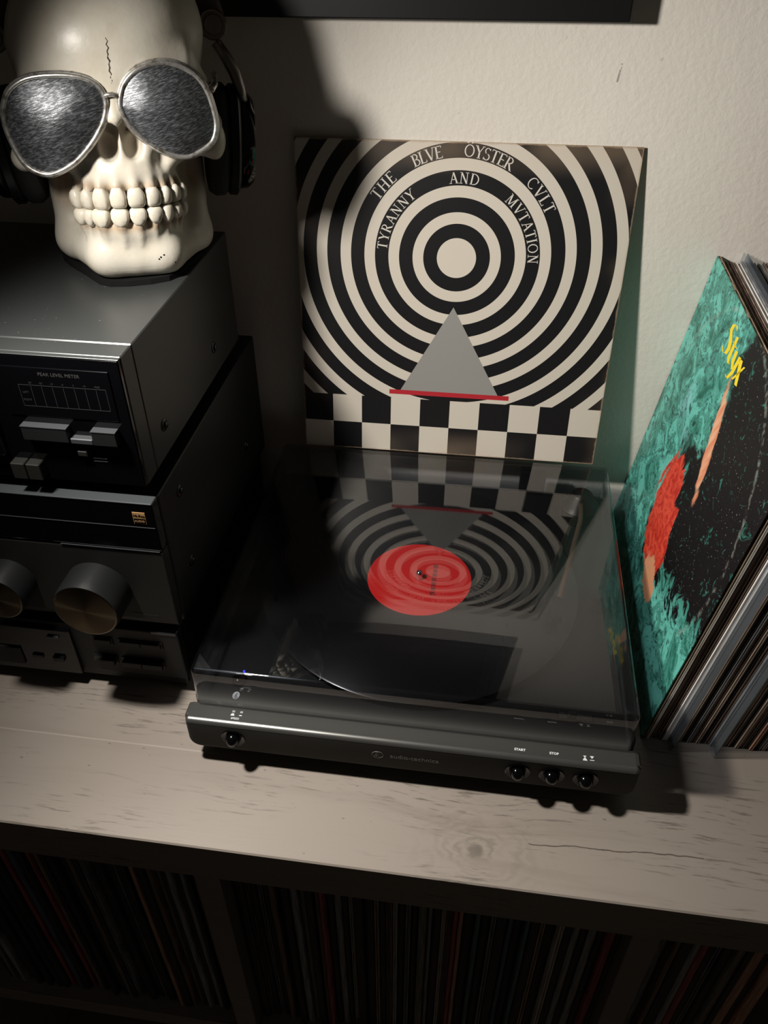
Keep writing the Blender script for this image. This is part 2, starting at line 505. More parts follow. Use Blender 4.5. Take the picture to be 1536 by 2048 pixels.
# push buttons: a ball sitting in a shallow dished ring
for bx in (-0.1431, 0.0905, 0.1173, 0.1437):
    dish = ob('button_ring', lathe([(0.0100, 0.0004), (0.0100, -0.0007), (0.0096, -0.0010), (0.0064, -0.0002), (0.0064, 0.0004)], 28, 'Y', (bx, BY0, 0.0363)), M['black_gloss'], TT, world=True, smooth=50)
    pr_ = [(0.0062, 0.0012)] + [(0.0062 * math.cos(a), -0.0080 * math.sin(a)) for a in [i * PI / 2 / 8 for i in range(8)]] + [(0, -0.0080)]
    ob('push_button', lathe(pr_, 24, 'Y', (bx, BY0, 0.0363)), M['black_gloss'], TT, world=True, smooth=60)
TZ = BZ1 + 0.00062
def flat_text(name, s, x, y, size, mat, parent, z=TZ, sx=1.0, bold=0.0):
    me = text_mesh(s, size, sx=sx, bold=bold); me.transform(Matrix.Translation((x, y, z)))
    return ob(name, me, mat, parent, world=True)
def front_text(name, s, x, y, z, size, mat, parent, sx=1.0, bold=0.0):
    me = text_mesh(s, size, sx=sx, bold=bold); me.transform(Matrix.Translation((x, y, z)) @ Matrix.Rotation(PI / 2, 4, 'X'))
    return ob(name, me, mat, parent, world=True)
flat_text('lettering', 'START', 0.0906, -0.0105, 0.0030, M['white_print'], TT, bold=0.00008)
flat_text('lettering', 'STOP', 0.1173, -0.0105, 0.0030, M['white_print'], TT, bold=0.00008)
flat_text('lettering', 'SPEED', -0.1415, -0.0118, 0.0026, M['white_print'], TT)
flat_text('lettering', '33', -0.1445, -0.0050, 0.0026, M['white_print'], TT)
flat_text('lettering', '45', -0.1378, -0.0050, 0.0026, M['white_print'], TT)
def flat_poly(name, polys, mat, parent, z):
    bm = bmesh.new()
    for pl in polys: prism(pl, z - 0.00003, z + 0.00004, lambda u, q, d: Vector((u, q, d)), bm)
    return ob(name, bm, mat, parent, world=True)
def bar(x, y, w, h): return [(x - w / 2, y - h / 2), (x + w / 2, y - h / 2), (x + w / 2, y + h / 2), (x - w / 2, y + h / 2)]
flat_poly('marking', [bar(-0.1445, -0.0078, 0.0022, 0.0014), bar(-0.1445, -0.0088, 0.0032, 0.0006)], M['white_print'], TT, TZ)
flat_poly('marking', [[(-0.1392, -0.0086), (-0.1364, -0.0086), (-0.1372, -0.0078), (-0.1384, -0.0078)]], M['white_print'], TT, TZ)
flat_poly('marking', [[(0.1398, -0.0092), (0.1424, -0.0092), (0.1411, -0.0111)], [(0.1411, -0.0104), (0.1428, -0.0130), (0.1394, -0.0130)], bar(0.1411, -0.0134, 0.0034, 0.0006)], M['white_print'], TT, TZ)
flat_poly('marking', [[(0.1450, -0.0090), (0.1482, -0.0090), (0.1466, -0.0114)], bar(0.1466, -0.0128, 0.0034, 0.0006)], M['white_print'], TT, TZ)
# maker's name and emblem on the front
front_text('lettering', 'audio-technica', 0.0078, BY0 - 0.0001, 0.0365, 0.0068, M['grey_print'], TT, sx=1.0)
bm = bmesh.new()
Yf = BY0 - 0.0001
tube([(-0.0222 + 0.0046 * math.cos(a), Yf, 0.0368 + 0.0040 * math.sin(a)) for a in [2 * PI * i / 28 for i in range(28)]], 0.00022, 5, True, bm)
for a, c in (((-0.0222, 0.0404), (-0.0252, 0.0338)), ((-0.0222, 0.0404), (-0.0192, 0.0338)), ((-0.0236, 0.0338), (-0.0222, 0.0372)), ((-0.0208, 0.0338), (-0.0222, 0.0372))):
    tube([(a[0], Yf, a[1]), (c[0], Yf, c[1])], 0.00022, 5, False, bm)
ob('emblem', bm, M['grey_print'], TT, world=True)

# deck under the cover
RC = (-0.0082, 0.1665)
ob('platter', lathe([(0, 0.0532), (0.142, 0.0532), (0.146, 0.0545), (0.146, 0.0590), (0.143, 0.0612), (0, 0.0612)], 96, center=(RC[0], RC[1], 0)), M['black_metal'], TT, world=True, smooth=40)
ob('spindle', lathe([(0.0034, 0.0612), (0.0034, 0.0690), (0.0026, 0.0715), (0, 0.0725)], 20, center=(RC[0], RC[1], 0)), M['chrome'], TT, world=True, smooth=60)
# tonearm
TA = ob('tonearm', tube([(0.1495, 0.292, 0.078), (0.1473, 0.2585, 0.0775), (0.135, 0.200, 0.076), (0.1228, 0.1434, 0.075)], 0.0026, 10), M['tonearm'], TT, world=True, smooth=60)
ob('pivot', lathe([(0.020, 0.0532), (0.020, 0.068), (0.016, 0.072), (0.012, 0.082), (0.010, 0.084), (0, 0.084)], 32, center=(0.150, 0.297, 0)), M['black_plastic'], TT, world=True, smooth=40)
ob('headshell', box(0.1145, 0.1255, 0.118, 0.146, 0.0685, 0.0765, 0.0015), M['black_plastic'], TT, world=True, smooth=40)
ob('arm_rest', box(0.1555, 0.1635, 0.150, 0.164, 0.0532, 0.074, 0.002), M['black_plastic'], TT, world=True, smooth=40)
# small controls on the deck
ob('deck_button', lathe([(0.0065, 0.0532), (0.0065, 0.0555), (0.005, 0.0575), (0.002, 0.0585), (0, 0.0586)], 24, center=(-0.1490, 0.0275, 0)), M['black_gloss'], TT, world=True, smooth=60)
ob('indicator_light', lathe([(0.0010, 0.0532), (0.0010, 0.0548), (0.0005, 0.0553), (0, 0.0553)], 12, center=(-0.1474, 0.0375, 0)), M['blue_led'], TT, world=True, smooth=60)
bt = [(-0.1474 + 0.0030 * math.cos(a), 0.0118 + 0.0040 * math.sin(a)) for a in [2 * PI * i / 24 for i in range(24)]]
btp = flat_poly('wireless_badge', [bt], M['white_print'], TT, 0.0533)
bm = bmesh.new()
for a, c in (((-0.1474, 0.0088), (-0.1474, 0.0148)), ((-0.1474, 0.0148), (-0.1459, 0.0133)), ((-0.1459, 0.0133), (-0.1489, 0.0103)), ((-0.1474, 0.0088), (-0.1459, 0.0103)), ((-0.1459, 0.0103), (-0.1489, 0.0133))):
    tube([(a[0], a[1], 0.05336), (c[0], c[1], 0.05336)], 0.00020, 5, False, bm)
ob('rune', bm, M['black_plastic'], btp, world=False).data.transform(Matrix.Translation(-TT.location))
flat_text('lettering', 'SIZE', 0.1630, 0.0262, 0.0028, M['grey_print'], TT, z=0.0533)
flat_text('lettering', '17 30', 0.1630, 0.0330, 0.0024, M['grey_print'], TT, z=0.0533)
sl = ob('slide_switch', box(0.1205, 0.1495, 0.0235, 0.0315, 0.0530, 0.0545, 0.0008), M['black_gloss'], TT, world=True)
kb = ob('slider_knob', box(0.129, 0.136, 0.025, 0.030, 0.0545, 0.0585, 0.0008), M['black_plastic'], sl)
kb.data.transform(Matrix.Translation(-TT.location))

# smoked dust cover: clear tint with a polished face
m = bpy.data.materials.new('smoked_acrylic'); m.use_nodes = True
nt = m.node_tree; nt.nodes.remove(nt.nodes['Principled BSDF'])
out = nt.nodes['Material Output']
tr = nt.nodes.new('ShaderNodeBsdfTransparent'); tr.inputs[0].default_value = (0.80, 0.81, 0.83, 1)
gl = nt.nodes.new('ShaderNodeBsdfGlossy'); gl.inputs['Roughness'].default_value = 0.012; gl.inputs[0].default_value = (1, 1, 1, 1)
ge = nt.nodes.new('ShaderNodeNewGeometry'); dp = nt.nodes.new('ShaderNodeVectorMath'); dp.operation = 'DOT_PRODUCT'
nt.links.new(ge.outputs['Normal'], dp.inputs[0]); nt.links.new(ge.outputs['Incoming'], dp.inputs[1])
fz = 1.0 - X(nt, dp.outputs['Value']).abs()
f2 = fz * fz
fres = f2 * f2 * fz * 0.93 + 0.070
tc = nt.nodes.new('ShaderNodeTexCoord')
hz = noise(nt, tc.outputs['Object'], 6, 4, 0.6)
scr = nt.nodes.new('ShaderNodeBsdfGlossy'); scr.inputs['Roughness'].default_value = 0.28; scr.inputs[0].default_value = (0.75, 0.85, 1.0, 1)
ms = nt.nodes.new('ShaderNodeMixShader'); nt.links.new(fres.v, ms.inputs[0]); nt.links.new(tr.outputs[0], ms.inputs[1]); nt.links.new(gl.outputs[0], ms.inputs[2])
ms2 = nt.nodes.new('ShaderNodeMixShader'); nt.links.new((hz.smooth(0.35, 0.8) * 0.010).v, ms2.inputs[0])
nt.links.new(ms.outputs[0], ms2.inputs[1]); nt.links.new(scr.outputs[0], ms2.inputs[2]); nt.links.new(ms2.outputs[0], out.inputs[0])
M['smoked'] = m

LX, LD, LZ0, LZ1 = 0.1772, 0.3305, 0.0564, 0.0975
bm = box(-LX, LX, -0.002, LD, LZ0, LZ1)
bm.faces.ensure_lookup_table()
bmesh.ops.delete(bm, geom=[f for f in bm.faces if f.normal.z < -0.9], context='FACES_ONLY')
es = [e for e in bm.edges if not (abs(e.verts[0].co.z - LZ0) < 1e-6 and abs(e.verts[1].co.z - LZ0) < 1e-6)]
bmesh.ops.bevel(bm, geom=es, offset=0.0035, segments=4, profile=0.5, affect='EDGES')
lid = ob('dust_cover', bm, M['smoked'], TT, world=True, smooth=40, label='smoked transparent dust cover')
sd = lid.modifiers.new('wall', 'SOLIDIFY'); sd.thickness = 0.0028; sd.offset = -1
for hx in (-0.10, 0.10):
    ob('hinge', box(hx - 0.014, hx + 0.014, LD + 0.0006, LD + 0.012, 0.0532, 0.082, 0.0015), M['black_plastic'], TT, world=True)

# ------------------------------------------------------------------ the record on the platter
m = newmat('vinyl', 0.22, 0, (0.006, 0.006, 0.007), 0.6); nt, b = ctx(m)
v, x, y, z = coords(nt)
rr = (x * x + y * y).sqrt()
bump(nt, b, (rr * 9000.0).sin(), 0.12, 0.0002)
M['vinyl'] = m
RE = empty('vinyl_record', (RC[0], RC[1], 0.0612), label='black vinyl record with red centre label under the dust cover', cat='record')
ob('disc', lathe([(0.0036, 0), (0.1495, 0.0), (0.151, 0.0007), (0.1495, 0.0014), (0.0036, 0.0014), (0.0036, 0)], 128), M['vinyl'], RE, smooth=30)
lb = ob('centre_label', lathe([(0.0036, 0.0014), (0.0500, 0.0014), (0.0502, 0.0016), (0.0500, 0.0018), (0.0036, 0.0018)], 96), M['red_label'], RE, smooth=30, label='red paper centre label')
bm = bmesh.new()
for i in range(7):       # lines of worn dark print across the label
    box(0.012 + 0.0002 * (i % 3), 0.0165, -0.022 + i * 0.0064, -0.0170 + i * 0.0064, 0.0018, 0.00186, bm=bm)
ob('label_print', bm, M['red_print'], lb)

# ------------------------------------------------------------------ serif capitals drawn as strokes
TH, TN = 0.135, 0.060
def L_(x0, y0, x1, y1, w=TH): return ('l', x0, y0, x1, y1, w)
def A_(cx, cy, rx, ry, a0, a1, w=TH): return ('a', cx, cy, rx, ry, a0, a1, w)
def S_(x, y, w=0.30): return ('l', x - w / 2, y, x + w / 2, y, 0.05)
GL = {
    'T': (0.72, [L_(.36, 0, .36, 1), L_(.02, .97, .70, .97, TN), S_(.36, .025), L_(.045, .99, .045, .84, .05), L_(.675, .99, .675, .84, .05)]),
    'H': (0.84, [L_(.15, 0, .15, 1), L_(.69, 0, .69, 1), L_(.15, .52, .69, .52, TN), S_(.15, .025), S_(.15, .975), S_(.69, .025), S_(.69, .975)]),
    'E': (0.64, [L_(.15, 0, .15, 1), L_(.02, .97, .58, .97, TN), L_(.15, .52, .48, .52, TN), L_(.02, .03, .60, .03, TN), L_(.575, .99, .575, .83, .05), L_(.595, 0, .595, .18, .05)]),
    'B': (0.66, [L_(.15, 0, .15, 1), A_(.28, .755, .25, .22, -90, 90, .10), A_(.30, .28, .29, .25, -90, 90, .10), L_(.02, .97, .30, .97, TN), L_(.15, .53, .30, .53, TN), L_(.02, .03, .30, .03, TN)]),
    'L': (0.60, [L_(.15, 0, .15, 1), S_(.15, .975), L_(.02, .03, .56, .03, TN), L_(.555, 0, .555, .2, .05)]),
    'V': (0.80, [L_(.10, 1, .42, 0), L_(.70, 1, .42, 0, TN), S_(.10, .975), S_(.70, .975, .24)]),
    'O': (0.90, [A_(.44, .5, .37, .46, 0, 360, .105)]),
    'Y': (0.76, [L_(.08, 1, .38, .48), L_(.68, 1, .38, .48, TN), L_(.38, 0, .38, .5), S_(.08, .975, .24), S_(.68, .975, .22), S_(.38, .025)]),
    'S': (0.58, [A_(.28, .74, .20, .22, 30, 250, .085), A_(.28, .27, .23, .24, -150, 80, .095), L_(.47, .96, .47, .80, .05), L_(.05, .02, .05, .22, .05)]),
    'R': (0.76, [L_(.15, 0, .15, 1), A_(.28, .74, .27, .235, -90, 90, .10), L_(.02, .97, .30, .97, TN), L_(.15, .50, .30, .50, TN), L_(.34, .5, .68, 0), S_(.15, .025), S_(.69, .025, .18)]),
    'C': (0.80, [A_(.44, .5, .37, .46, 45, 315, .095), L_(.71, .97, .71, .76, .05)]),
    'A': (0.82, [L_(.40, 1, .12, 0, TN), L_(.40, 1, .72, 0), L_(.22, .36, .60, .36, TN), S_(.12, .025, .24), S_(.72, .025, .28)]),
    'N': (0.86, [L_(.15, 0, .15, 1, TN), L_(.15, 1, .70, 0), L_(.70, 0, .70, 1, TN), S_(.15, .025), S_(.12, .975, .2), S_(.70, .975)]),
    'D': (0.84, [L_(.15, 0, .15, 1), A_(.30, .5, .46, .47, -90, 90, .105), L_(.02, .97, .32, .97, TN), L_(.02, .03, .32, .03, TN)]),
    'M': (1.00, [L_(.14, 0, .16, 1, TN), L_(.16, 1, .50, .05), L_(.50, .05, .82, 1, TN), L_(.84, 0, .82, 1), S_(.14, .025, .24), S_(.84, .025), S_(.12, .975, .18), S_(.88, .975, .18)]),
    'I': (0.34, [L_(.16, 0, .16, 1), S_(.16, .025), S_(.16, .975)]),
    ' ': (0.60, []),
}
def glyph_polys(ch):
    out = []
    for s in GL[ch][1]:
        if s[0] == 'l':
            _, x0, y0, x1, y1, w = s
            d = Vector((x1 - x0, y1 - y0)); n = Vector((-d.y, d.x)).normalized() * w / 2
            if abs(d.y) > abs(d.x): n = Vector((w / 2 / max(0.5, abs(d.y) / d.length), 0))
            out.append([(x0 + n.x, y0 + n.y), (x0 - n.x, y0 - n.y), (x1 - n.x, y1 - n.y), (x1 + n.x, y1 + n.y)])
        else:
            _, cx, cy, rx, ry, a0, a1, w = s
            k = max(5, int(abs(a1 - a0) / 22)); ring = []
            for i in range(k + 1):
                a = math.radians(a0 + (a1 - a0) * i / k); ww = w * (0.55 + 0.45 * abs(math.cos(a)))
                ring.append((a, ww))
            for (a, wa), (c, wc) in zip(ring, ring[1:]):
                P = lambda t, o: (cx + (rx + o) * math.cos(t), cy + (ry + o) * math.sin(t))
                out.append([P(a, -wa / 2), P(a, wa / 2), P(c, wc / 2), P(c, -wc / 2)])
    return out


def arc_text(s, radius, height, a_of_char, center, to3, umlaut=()):
    """Letters set along a circle; a_of_char gives each letter's angle (deg, 0 = top, + clockwise)."""
    bm = bmesh.new()
    for i, (ch, ang) in enumerate(zip(s, a_of_char)):
        if ch == ' ': continue
        a = math.radians(ang); wd = GL[ch][0]
        polys = glyph_polys(ch)
        if i in umlaut:
            polys += [[(.20, 1.08), (.32, 1.08), (.32, 1.20), (.20, 1.20)], [(.56, 1.08), (.68, 1.08), (.68, 1.20), (.56, 1.20)]]
        for pl in polys:
            q = []
            for u, v_ in pl:
                lx, ly = (u - wd / 2) * height, (v_ - 0.5) * height + radius
                q.append((center[0] + lx * math.cos(a) + ly * math.sin(a), center[1] - lx * math.sin(a) + ly * math.cos(a)))
            vs = [bm.verts.new(to3(*t)) for t in q]
            bm.faces.new(vs)
    return bm


# ------------------------------------------------------------------ record cover standing on the dust cover
AS = 0.3135
AX, AY, AZ, ALEAN, AYAW = -0.1527, 0.3300, LZ1 + 0.0002, 0.122, 0.0075
m = newmat('ringed_cover_print', 0.42, 0, (0.5, 0.5, 0.5), 0.4); nt, b = ctx(m)
v, x, y, z = coords(nt)
u_, t_ = x / AS, z / AS
du, dt = u_ - 0.494, t_ - 0.673
rr = (du * du + dt * dt).sqrt()
WHT, BLK, GRY, RED = (0.60, 0.55, 0.475), (0.008, 0.008, 0.009), (0.27, 0.265, 0.25), (0.42, 0.02, 0.03)
blk = (((rr - 0.060) / 0.075).fract() < 0.56) * (rr > 0.060)
c = mix(nt, blk, WHT, BLK)
chk = ((u_ * 10.0).floor() + (t_ * 10.0).floor()).mod(2.0)
c = mix(nt, t_ < 0.20, c, mix(nt, chk, WHT, BLK))
tri = (du.abs() < (0.52 - t_) * 0.56) * (t_ > 0.215)
c = mix(nt, tri, c, GRY)
c = mix(nt, ((t_ - 0.222).abs() < 0.008) * (du.abs() < 0.20), c, RED)
edge = (0.5 - (u_ - 0.5).abs()).min(0.5 - (t_ - 0.5).abs())
wear = noise(nt, v, 70, 4, 0.7)
c = mix(nt, (edge + wear * 0.012).smooth(0.0115, 0.0065) * 0.55, c, (0.42, 0.30, 0.20))
yel = noise(nt, v, 9, 2).smooth(0.45, 0.7) * edge.smooth(0.10, 0.0)
c = mix(nt, yel * 0.20, c, (0.55, 0.40, 0.27))
nt.links.new(c, b.inputs['Base Color'])
M['ring_cover'] = m
M['card'] = paper('worn_card', (0.42, 0.33, 0.23), (0.25, 0.19, 0.13))
AL = empty('record_cover', (AX, AY, AZ), (-ALEAN, 0, AYAW), label='black and white ringed record cover leaning on the wall behind the turntable', cat='record cover')
ob('front_board', box(0, AS, 0.0, 0.0007, 0, AS), M['ring_cover'], AL)
ob('back_board', box(0.0003, AS - 0.0003, 0.0026, 0.0033, 0, AS), M['card'], AL)
ob('spine', box(0, 0.0007, 0.0007, 0.0026, 0, AS), M['card'], AL)
ob('inner_sleeve', box(0.004, AS - 0.003, 0.0009, 0.0024, 0.001, AS - 0.003), M['card'], AL)
to3 = lambda u, q: Vector((u * AS, -0.00008, q * AS))
def spread(words, spans):
    s, a = '', []
    for wd, (a0, a1) in zip(words, spans):
        ws = [GL[ch][0] for ch in wd]; tot = sum(ws); acc = 0
        for ch, q in zip(wd, ws):
            s += ch; a.append(a0 + (a1 - a0) * (acc + q / 2) / tot); acc += q
    return s, a
for wd, sp_, um in (('THE', (-57, -40), ()), ('BLVE', (-28, -11), ()), ('OYSTER', (1, 29), (0,)), ('CVLT', (40, 62), ())):
    s1, a1 = spread((wd,), (sp_,))
    ob('lettering', arc_text(s1, 0.3055, 0.034, a1, (0.494, 0.673), to3, umlaut=um), M['cover_print'], AL)
for wd, sp_ in (('TYRANNY', (-86, -36)), ('AND', (-9, 14)), ('MVTATION', (37, 92))):
    s2, a2 = spread((wd,), (sp_,))
    ob('lettering', arc_text(s2, 0.2310, 0.031, a2, (0.494, 0.673), to3), M['cover_print'], AL)

# ------------------------------------------------------------------ records leaning at the right
LS, LXB, LYF, LLEAN = 0.318, 0.2005, 0.0545, 0.140
m = newmat('teal_abstract_print', 0.42, 0, (0.1, 0.4, 0.35), 0.3); nt, b = ctx(m)
v, x, y, z = coords(nt)          # local: y runs front (0) to wall (LS), z up
a_, h_ = 1.0 - y / LS, z / LS
pv = vec(nt, a_, h_, 0.0)
wn = noise(nt, pv, 5, 4, 0.6, 0.6); wn2 = noise(nt, pv, 11, 5, 0.65, 1.2); wn3 = noise(nt, pv, 26, 4, 0.6, 1.5)
teal = mix(nt, wn2.smooth(0.30, 0.62), (0.015, 0.12, 0.085), (0.13, 0.50, 0.42))
teal = mix(nt, wn.smooth(0.56, 0.74) * 0.75, teal, (0.26, 0.58, 0.60))
vein = (wn2 - 0.5).abs().smooth(0.035, 0.0) * wn3.smooth(0.35, 0.55)
teal = mix(nt, (vein.max(wn3.smooth(0.55, 0.66))) * 0.85, teal, (0.006, 0.030, 0.022))
dark = mix(nt, wn3.smooth(0.60, 0.70) * 0.6, (0.005, 0.004, 0.005), (0.04, 0.22, 0.17))
dd = (a_ - 0.30 - h_ * 0.20 + (wn - 0.5) * 0.55)
low = (h_ + (wn2 - 0.5) * 0.45 - 0.26 - (a_ - 0.55) * 0.35)
c = mix(nt, dd.smooth(0.0, 0.05), teal, dark)
c = mix(nt, low.smooth(0.02, -0.02), c, teal)
fw = vec(nt, (a_ - h_ * 0.35) * 24.0, (h_ + a_ * 0.35) * 5.0, 0.0)
fn = noise(nt, fw, 1.0, 4, 0.6)
e1 = (a_ - 0.46 + (h_ - 0.36) * 0.35); e2 = (h_ - 0.36 - (a_ - 0.46) * 0.2)
red = ((e1 * e1) / 0.018 + (e2 * e2) / 0.040).sqrt() + (fn - 0.5) * 1.1
redc = mix(nt, wn3.smooth(0.35, 0.65), (0.42, 0.022, 0.014), (0.66, 0.075, 0.04))
c = mix(nt, red.smooth(1.0, 0.9), c, redc)
e3 = (a_ - 0.56 + (h_ - 0.70) * 0.38); e4 = h_ - 0.70
fl = ((e3 * e3) / 0.0011 + (e4 * e4) / 0.030).sqrt() + (fn - 0.5) * 1.2
c = mix(nt, fl.smooth(1.0, 0.7), c, mix(nt, fn.smooth(0.35, 0.65), (0.62, 0.20, 0.10), (0.72, 0.42, 0.27)))
e5 = (a_ - 0.56 + (h_ - 0.20) * 0.3); e6 = h_ - 0.205
fl2 = ((e5 * e5) / 0.010 + (e6 * e6) / 0.004).sqrt() + (fn - 0.5) * 1.6
c = mix(nt, fl2.smooth(0.9, 0.7), c, (0.60, 0.28, 0.15))
rw = (((a_ - 0.50) * (a_ - 0.50) + (h_ - 0.55) * (h_ - 0.55)).sqrt() - 0.462 + (wn - 0.5) * 0.02).abs()
c = mix(nt, rw.smooth(0.010, 0.002) * wn3.smooth(0.42, 0.58) * (h_ > 0.3) * 0.22, c, (0.42, 0.45, 0.40))
speck = noise(nt, pv, 160, 1, 0.3).smooth(0.72, 0.76)
c = mix(nt, speck * 0.4, c, (0.5, 0.5, 0.46))
nt.links.new(c, b.inputs['Base Color'])
M['teal_cover'] = m

m = bpy.data.materials.new('clear_sleeve'); m.use_nodes = True
nt = m.node_tree; nt.nodes.remove(nt.nodes['Principled BSDF'])
tr = nt.nodes.new('ShaderNodeBsdfTransparent'); tr.inputs[0].default_value = (0.86, 0.87, 0.88, 1)
gl = nt.nodes.new('ShaderNodeBsdfGlossy'); gl.inputs['Roughness'].default_value = 0.30; gl.inputs[0].default_value = (0.45, 0.50, 0.55, 1)
df = nt.nodes.new('ShaderNodeBsdfDiffuse'); df.inputs[0].default_value = (0.45, 0.47, 0.5, 1)
fr = nt.nodes.new('ShaderNodeFresnel'); fr.inputs[0].default_value = 1.5
a = nt.nodes.new('ShaderNodeMixShader'); a.inputs[0].default_value = 0.09; nt.links.new(tr.outputs[0], a.inputs[1]); nt.links.new(df.outputs[0], a.inputs[2])
bb = nt.nodes.new('ShaderNodeMixShader'); nt.links.new(fr.outputs[0], bb.inputs[0]); nt.links.new(a.outputs[0], bb.inputs[1]); nt.links.new(gl.outputs[0], bb.inputs[2])
nt.links.new(bb.outputs[0], nt.nodes['Material Output'].inputs[0])
M['clear'] = m

# (colour, thickness mm, gap after mm, plastic sleeve, slide out towards the front mm)
lean_rows = [('front', 3.4, 1.2, 0, 0), ('cream', 2.2, 2.2, 0, 0.5), ('brown', 4.2, 1.4, 0, -3), ('brown', 2.4, 0.8, 0, -2), ('white', 4.2, 0.9, 0, 1.5), ('grey', 2.2, 1.4, 1, -3),
             ('black', 3.6, 0.8, 0, -3), ('tan', 2.2, 0.9, 0, -1), ('black', 4.0, 0.8, 0, -3), ('grey', 2.4, 0.8, 0, -2), ('brown', 3.4, 1.0, 0, -3), ('tan', 2.4, 0.8, 0, -2),
             ('black', 3.0, 1.2, 0, -4), ('brown', 3.2, 0.8, 0, -3), ('grey', 2.8, 1.8, 1, 3), ('black', 3.6, 0.8, 0, -3), ('olive', 2.6, 0.8, 0, -2), ('brown', 3.4, 0.8, 0, -2),
             ('black', 3.6, 0.9, 0, -3), ('tan', 2.4, 0.8, 0, -1), ('brown', 3.6, 0.9, 0, -2), ('black', 3.0, 0.9, 0, -2), ('orange', 2.6, 0.9, 0, 0), ('black', 3.8, 1.0, 0, -2),
             ('grey', 3.2, 0.9, 0, -2), ('brown', 3.8, 0.9, 0, -2), ('cream', 2.6, 0.9, 0, -1), ('black', 4.0, 1.0, 0, -2)]
xx = LXB; seen = {}
for k, (colour, t, gap, plast, out_) in enumerate(lean_rows):
    t /= 1000
    R_ = (0, LLEAN, 0)
    # bottom edge of the tilted sleeve rests on the shelf: its right lower corner would dip, so lift by it
    zlift = t * math.sin(LLEAN) + 0.0003
    lift = LYF - min(0, out_) / 1000 * 0.6
    if k == 0:
        e = empty('record_sleeve', (xx, LYF, zlift), R_, label='teal and black record cover with red and orange patches leaning at the right', cat='record cover', group='records leaning on the shelf')
        ob('front_board', box(0, 0.0007, 0, LS, 0, LS), M['teal_cover'], e)
        ob('back_board', box(t - 0.0007, t, 0.0, LS, 0, LS), M['card'], e)
        # cardboard edges with a frayed, wavy top
        bm = bmesh.new(); n = 40
        for i in range(n):
            y0 = LS * i / n; hgt = LS - 0.0004 + random.uniform(-0.0012, 0.0010)
            box(0.0008, t - 0.0008, y0, y0 + LS / n * 0.96, LS - 0.006, hgt, bm=bm)
        ob('frayed_edge', bm, M['card'], e)
        ob('inner_sleeve', box(0.0009, t - 0.0009, 0.003, LS - 0.003, 0.001, LS - 0.0065), M['card'], e)
        T = e
    else:
        seen[(colour, plast)] = seen.get((colour, plast), 0) + 1
        e = empty('record_sleeve', (xx, lift, zlift), R_,
                  label='%s%s record edge leaning right of the turntable, %s such from the teal cover' % (CW[colour], ' plastic-wrapped' if plast else '', ordinal[seen[(colour, plast)] - 1]),
                  cat='record', group='records leaning on the shelf')
        s = 0.3135 + random.uniform(-0.0010, 0.0015)
        mt = PAPERS[colour]
        ob('front_board', box(0, 0.0007, 0, s, 0, s), mt, e)
        ob('back_board', box(t - 0.0007, t, 0, s, 0, s), mt, e)
        ob('inner_sleeve', box(0.0008, t - 0.0008, 0.0002 if colour in ('cream', 'white') else 0.0014, s - 0.002, 0.001, s - 0.002 - random.random() * 0.003), mt, e)
        if plast:
            bm = bmesh.new()
            pts = [(-0.0006, s + 0.0035), (-0.0006, 0.002), (-0.0003, -0.010), (t * 0.4, -0.0125), (t + 0.0004, -0.010), (t + 0.0007, 0.002), (t + 0.0007, s + 0.0035)]
            rows = [[bm.verts.new((u, q, zz)) for u, q in pts] for zz in (0.0004, LS * 0.25, LS * 0.5, LS * 0.75, LS + 0.004)]
            for ra, rb in zip(rows, rows[1:]):
                for i in range(len(pts) - 1): bm.faces.new((ra[i], ra[i + 1], rb[i + 1], rb[i]))
            ob('plastic_sleeve', bm, M['clear'], e, smooth=50, label='clear plastic outer sleeve')
    xx += (t + gap / 1000) / math.cos(LLEAN)

# the band name on the teal cover, slanted brush capitals (local: u runs from the wall to the front)
def quill(strokes, u0, h0, wu, hh, parent, mat, slant=0.0):
    bm = bmesh.new()
    for st in strokes:
        pts = [Vector((p[0], p[1])) for p in st[0]]; ws = st[1]
        for i in range(len(pts) - 1):
            d = (pts[i + 1] - pts[i])
            n0 = Vector((ws[i] * 0.66, ws[i] * 0.28)); n1 = Vector((ws[i + 1] * 0.66, ws[i + 1] * 0.28))
            q = [pts[i] - n0, pts[i] + n0, pts[i + 1] + n1, pts[i + 1] - n1]
            f = bm.faces.new([bm.verts.new((-0.00012, LS * (1 - (u0 + wu * (p.x + slant * p.y))), LS * (h0 + hh * p.y))) for p in q])
    bmesh.ops.recalc_face_normals(bm, faces=bm.faces)
    return ob('lettering', bm, mat, parent)
STYX = [
    ([(.27, .92), (.20, 1.0), (.08, .92), (.06, .76), (.20, .58), (.26, .42), (.22, .24), (.08, .16), (.0, .26)], [.03, .06, .08, .09, .11, .10, .08, .05, .03]),
    ([(.40, .86), (.40, .28), (.46, .18), (.52, .24)], [.07, .09, .06, .02]), ([(.31, .66), (.53, .66)], [.05, .05]),
    ([(.58, .64), (.60, .36), (.68, .22)], [.08, .09, .05]), ([(.78, .66), (.74, .20), (.64, -.06), (.54, -.04)], [.08, .08, .06, .03]),
    ([(.85, .66), (1.04, .14)], [.10, .08]), ([(1.06, .66), (.84, .12)], [.04, .05]),
]
quill(STYX, 0.345, 0.852, 0.190, 0.105, T, M['yellow_print'])

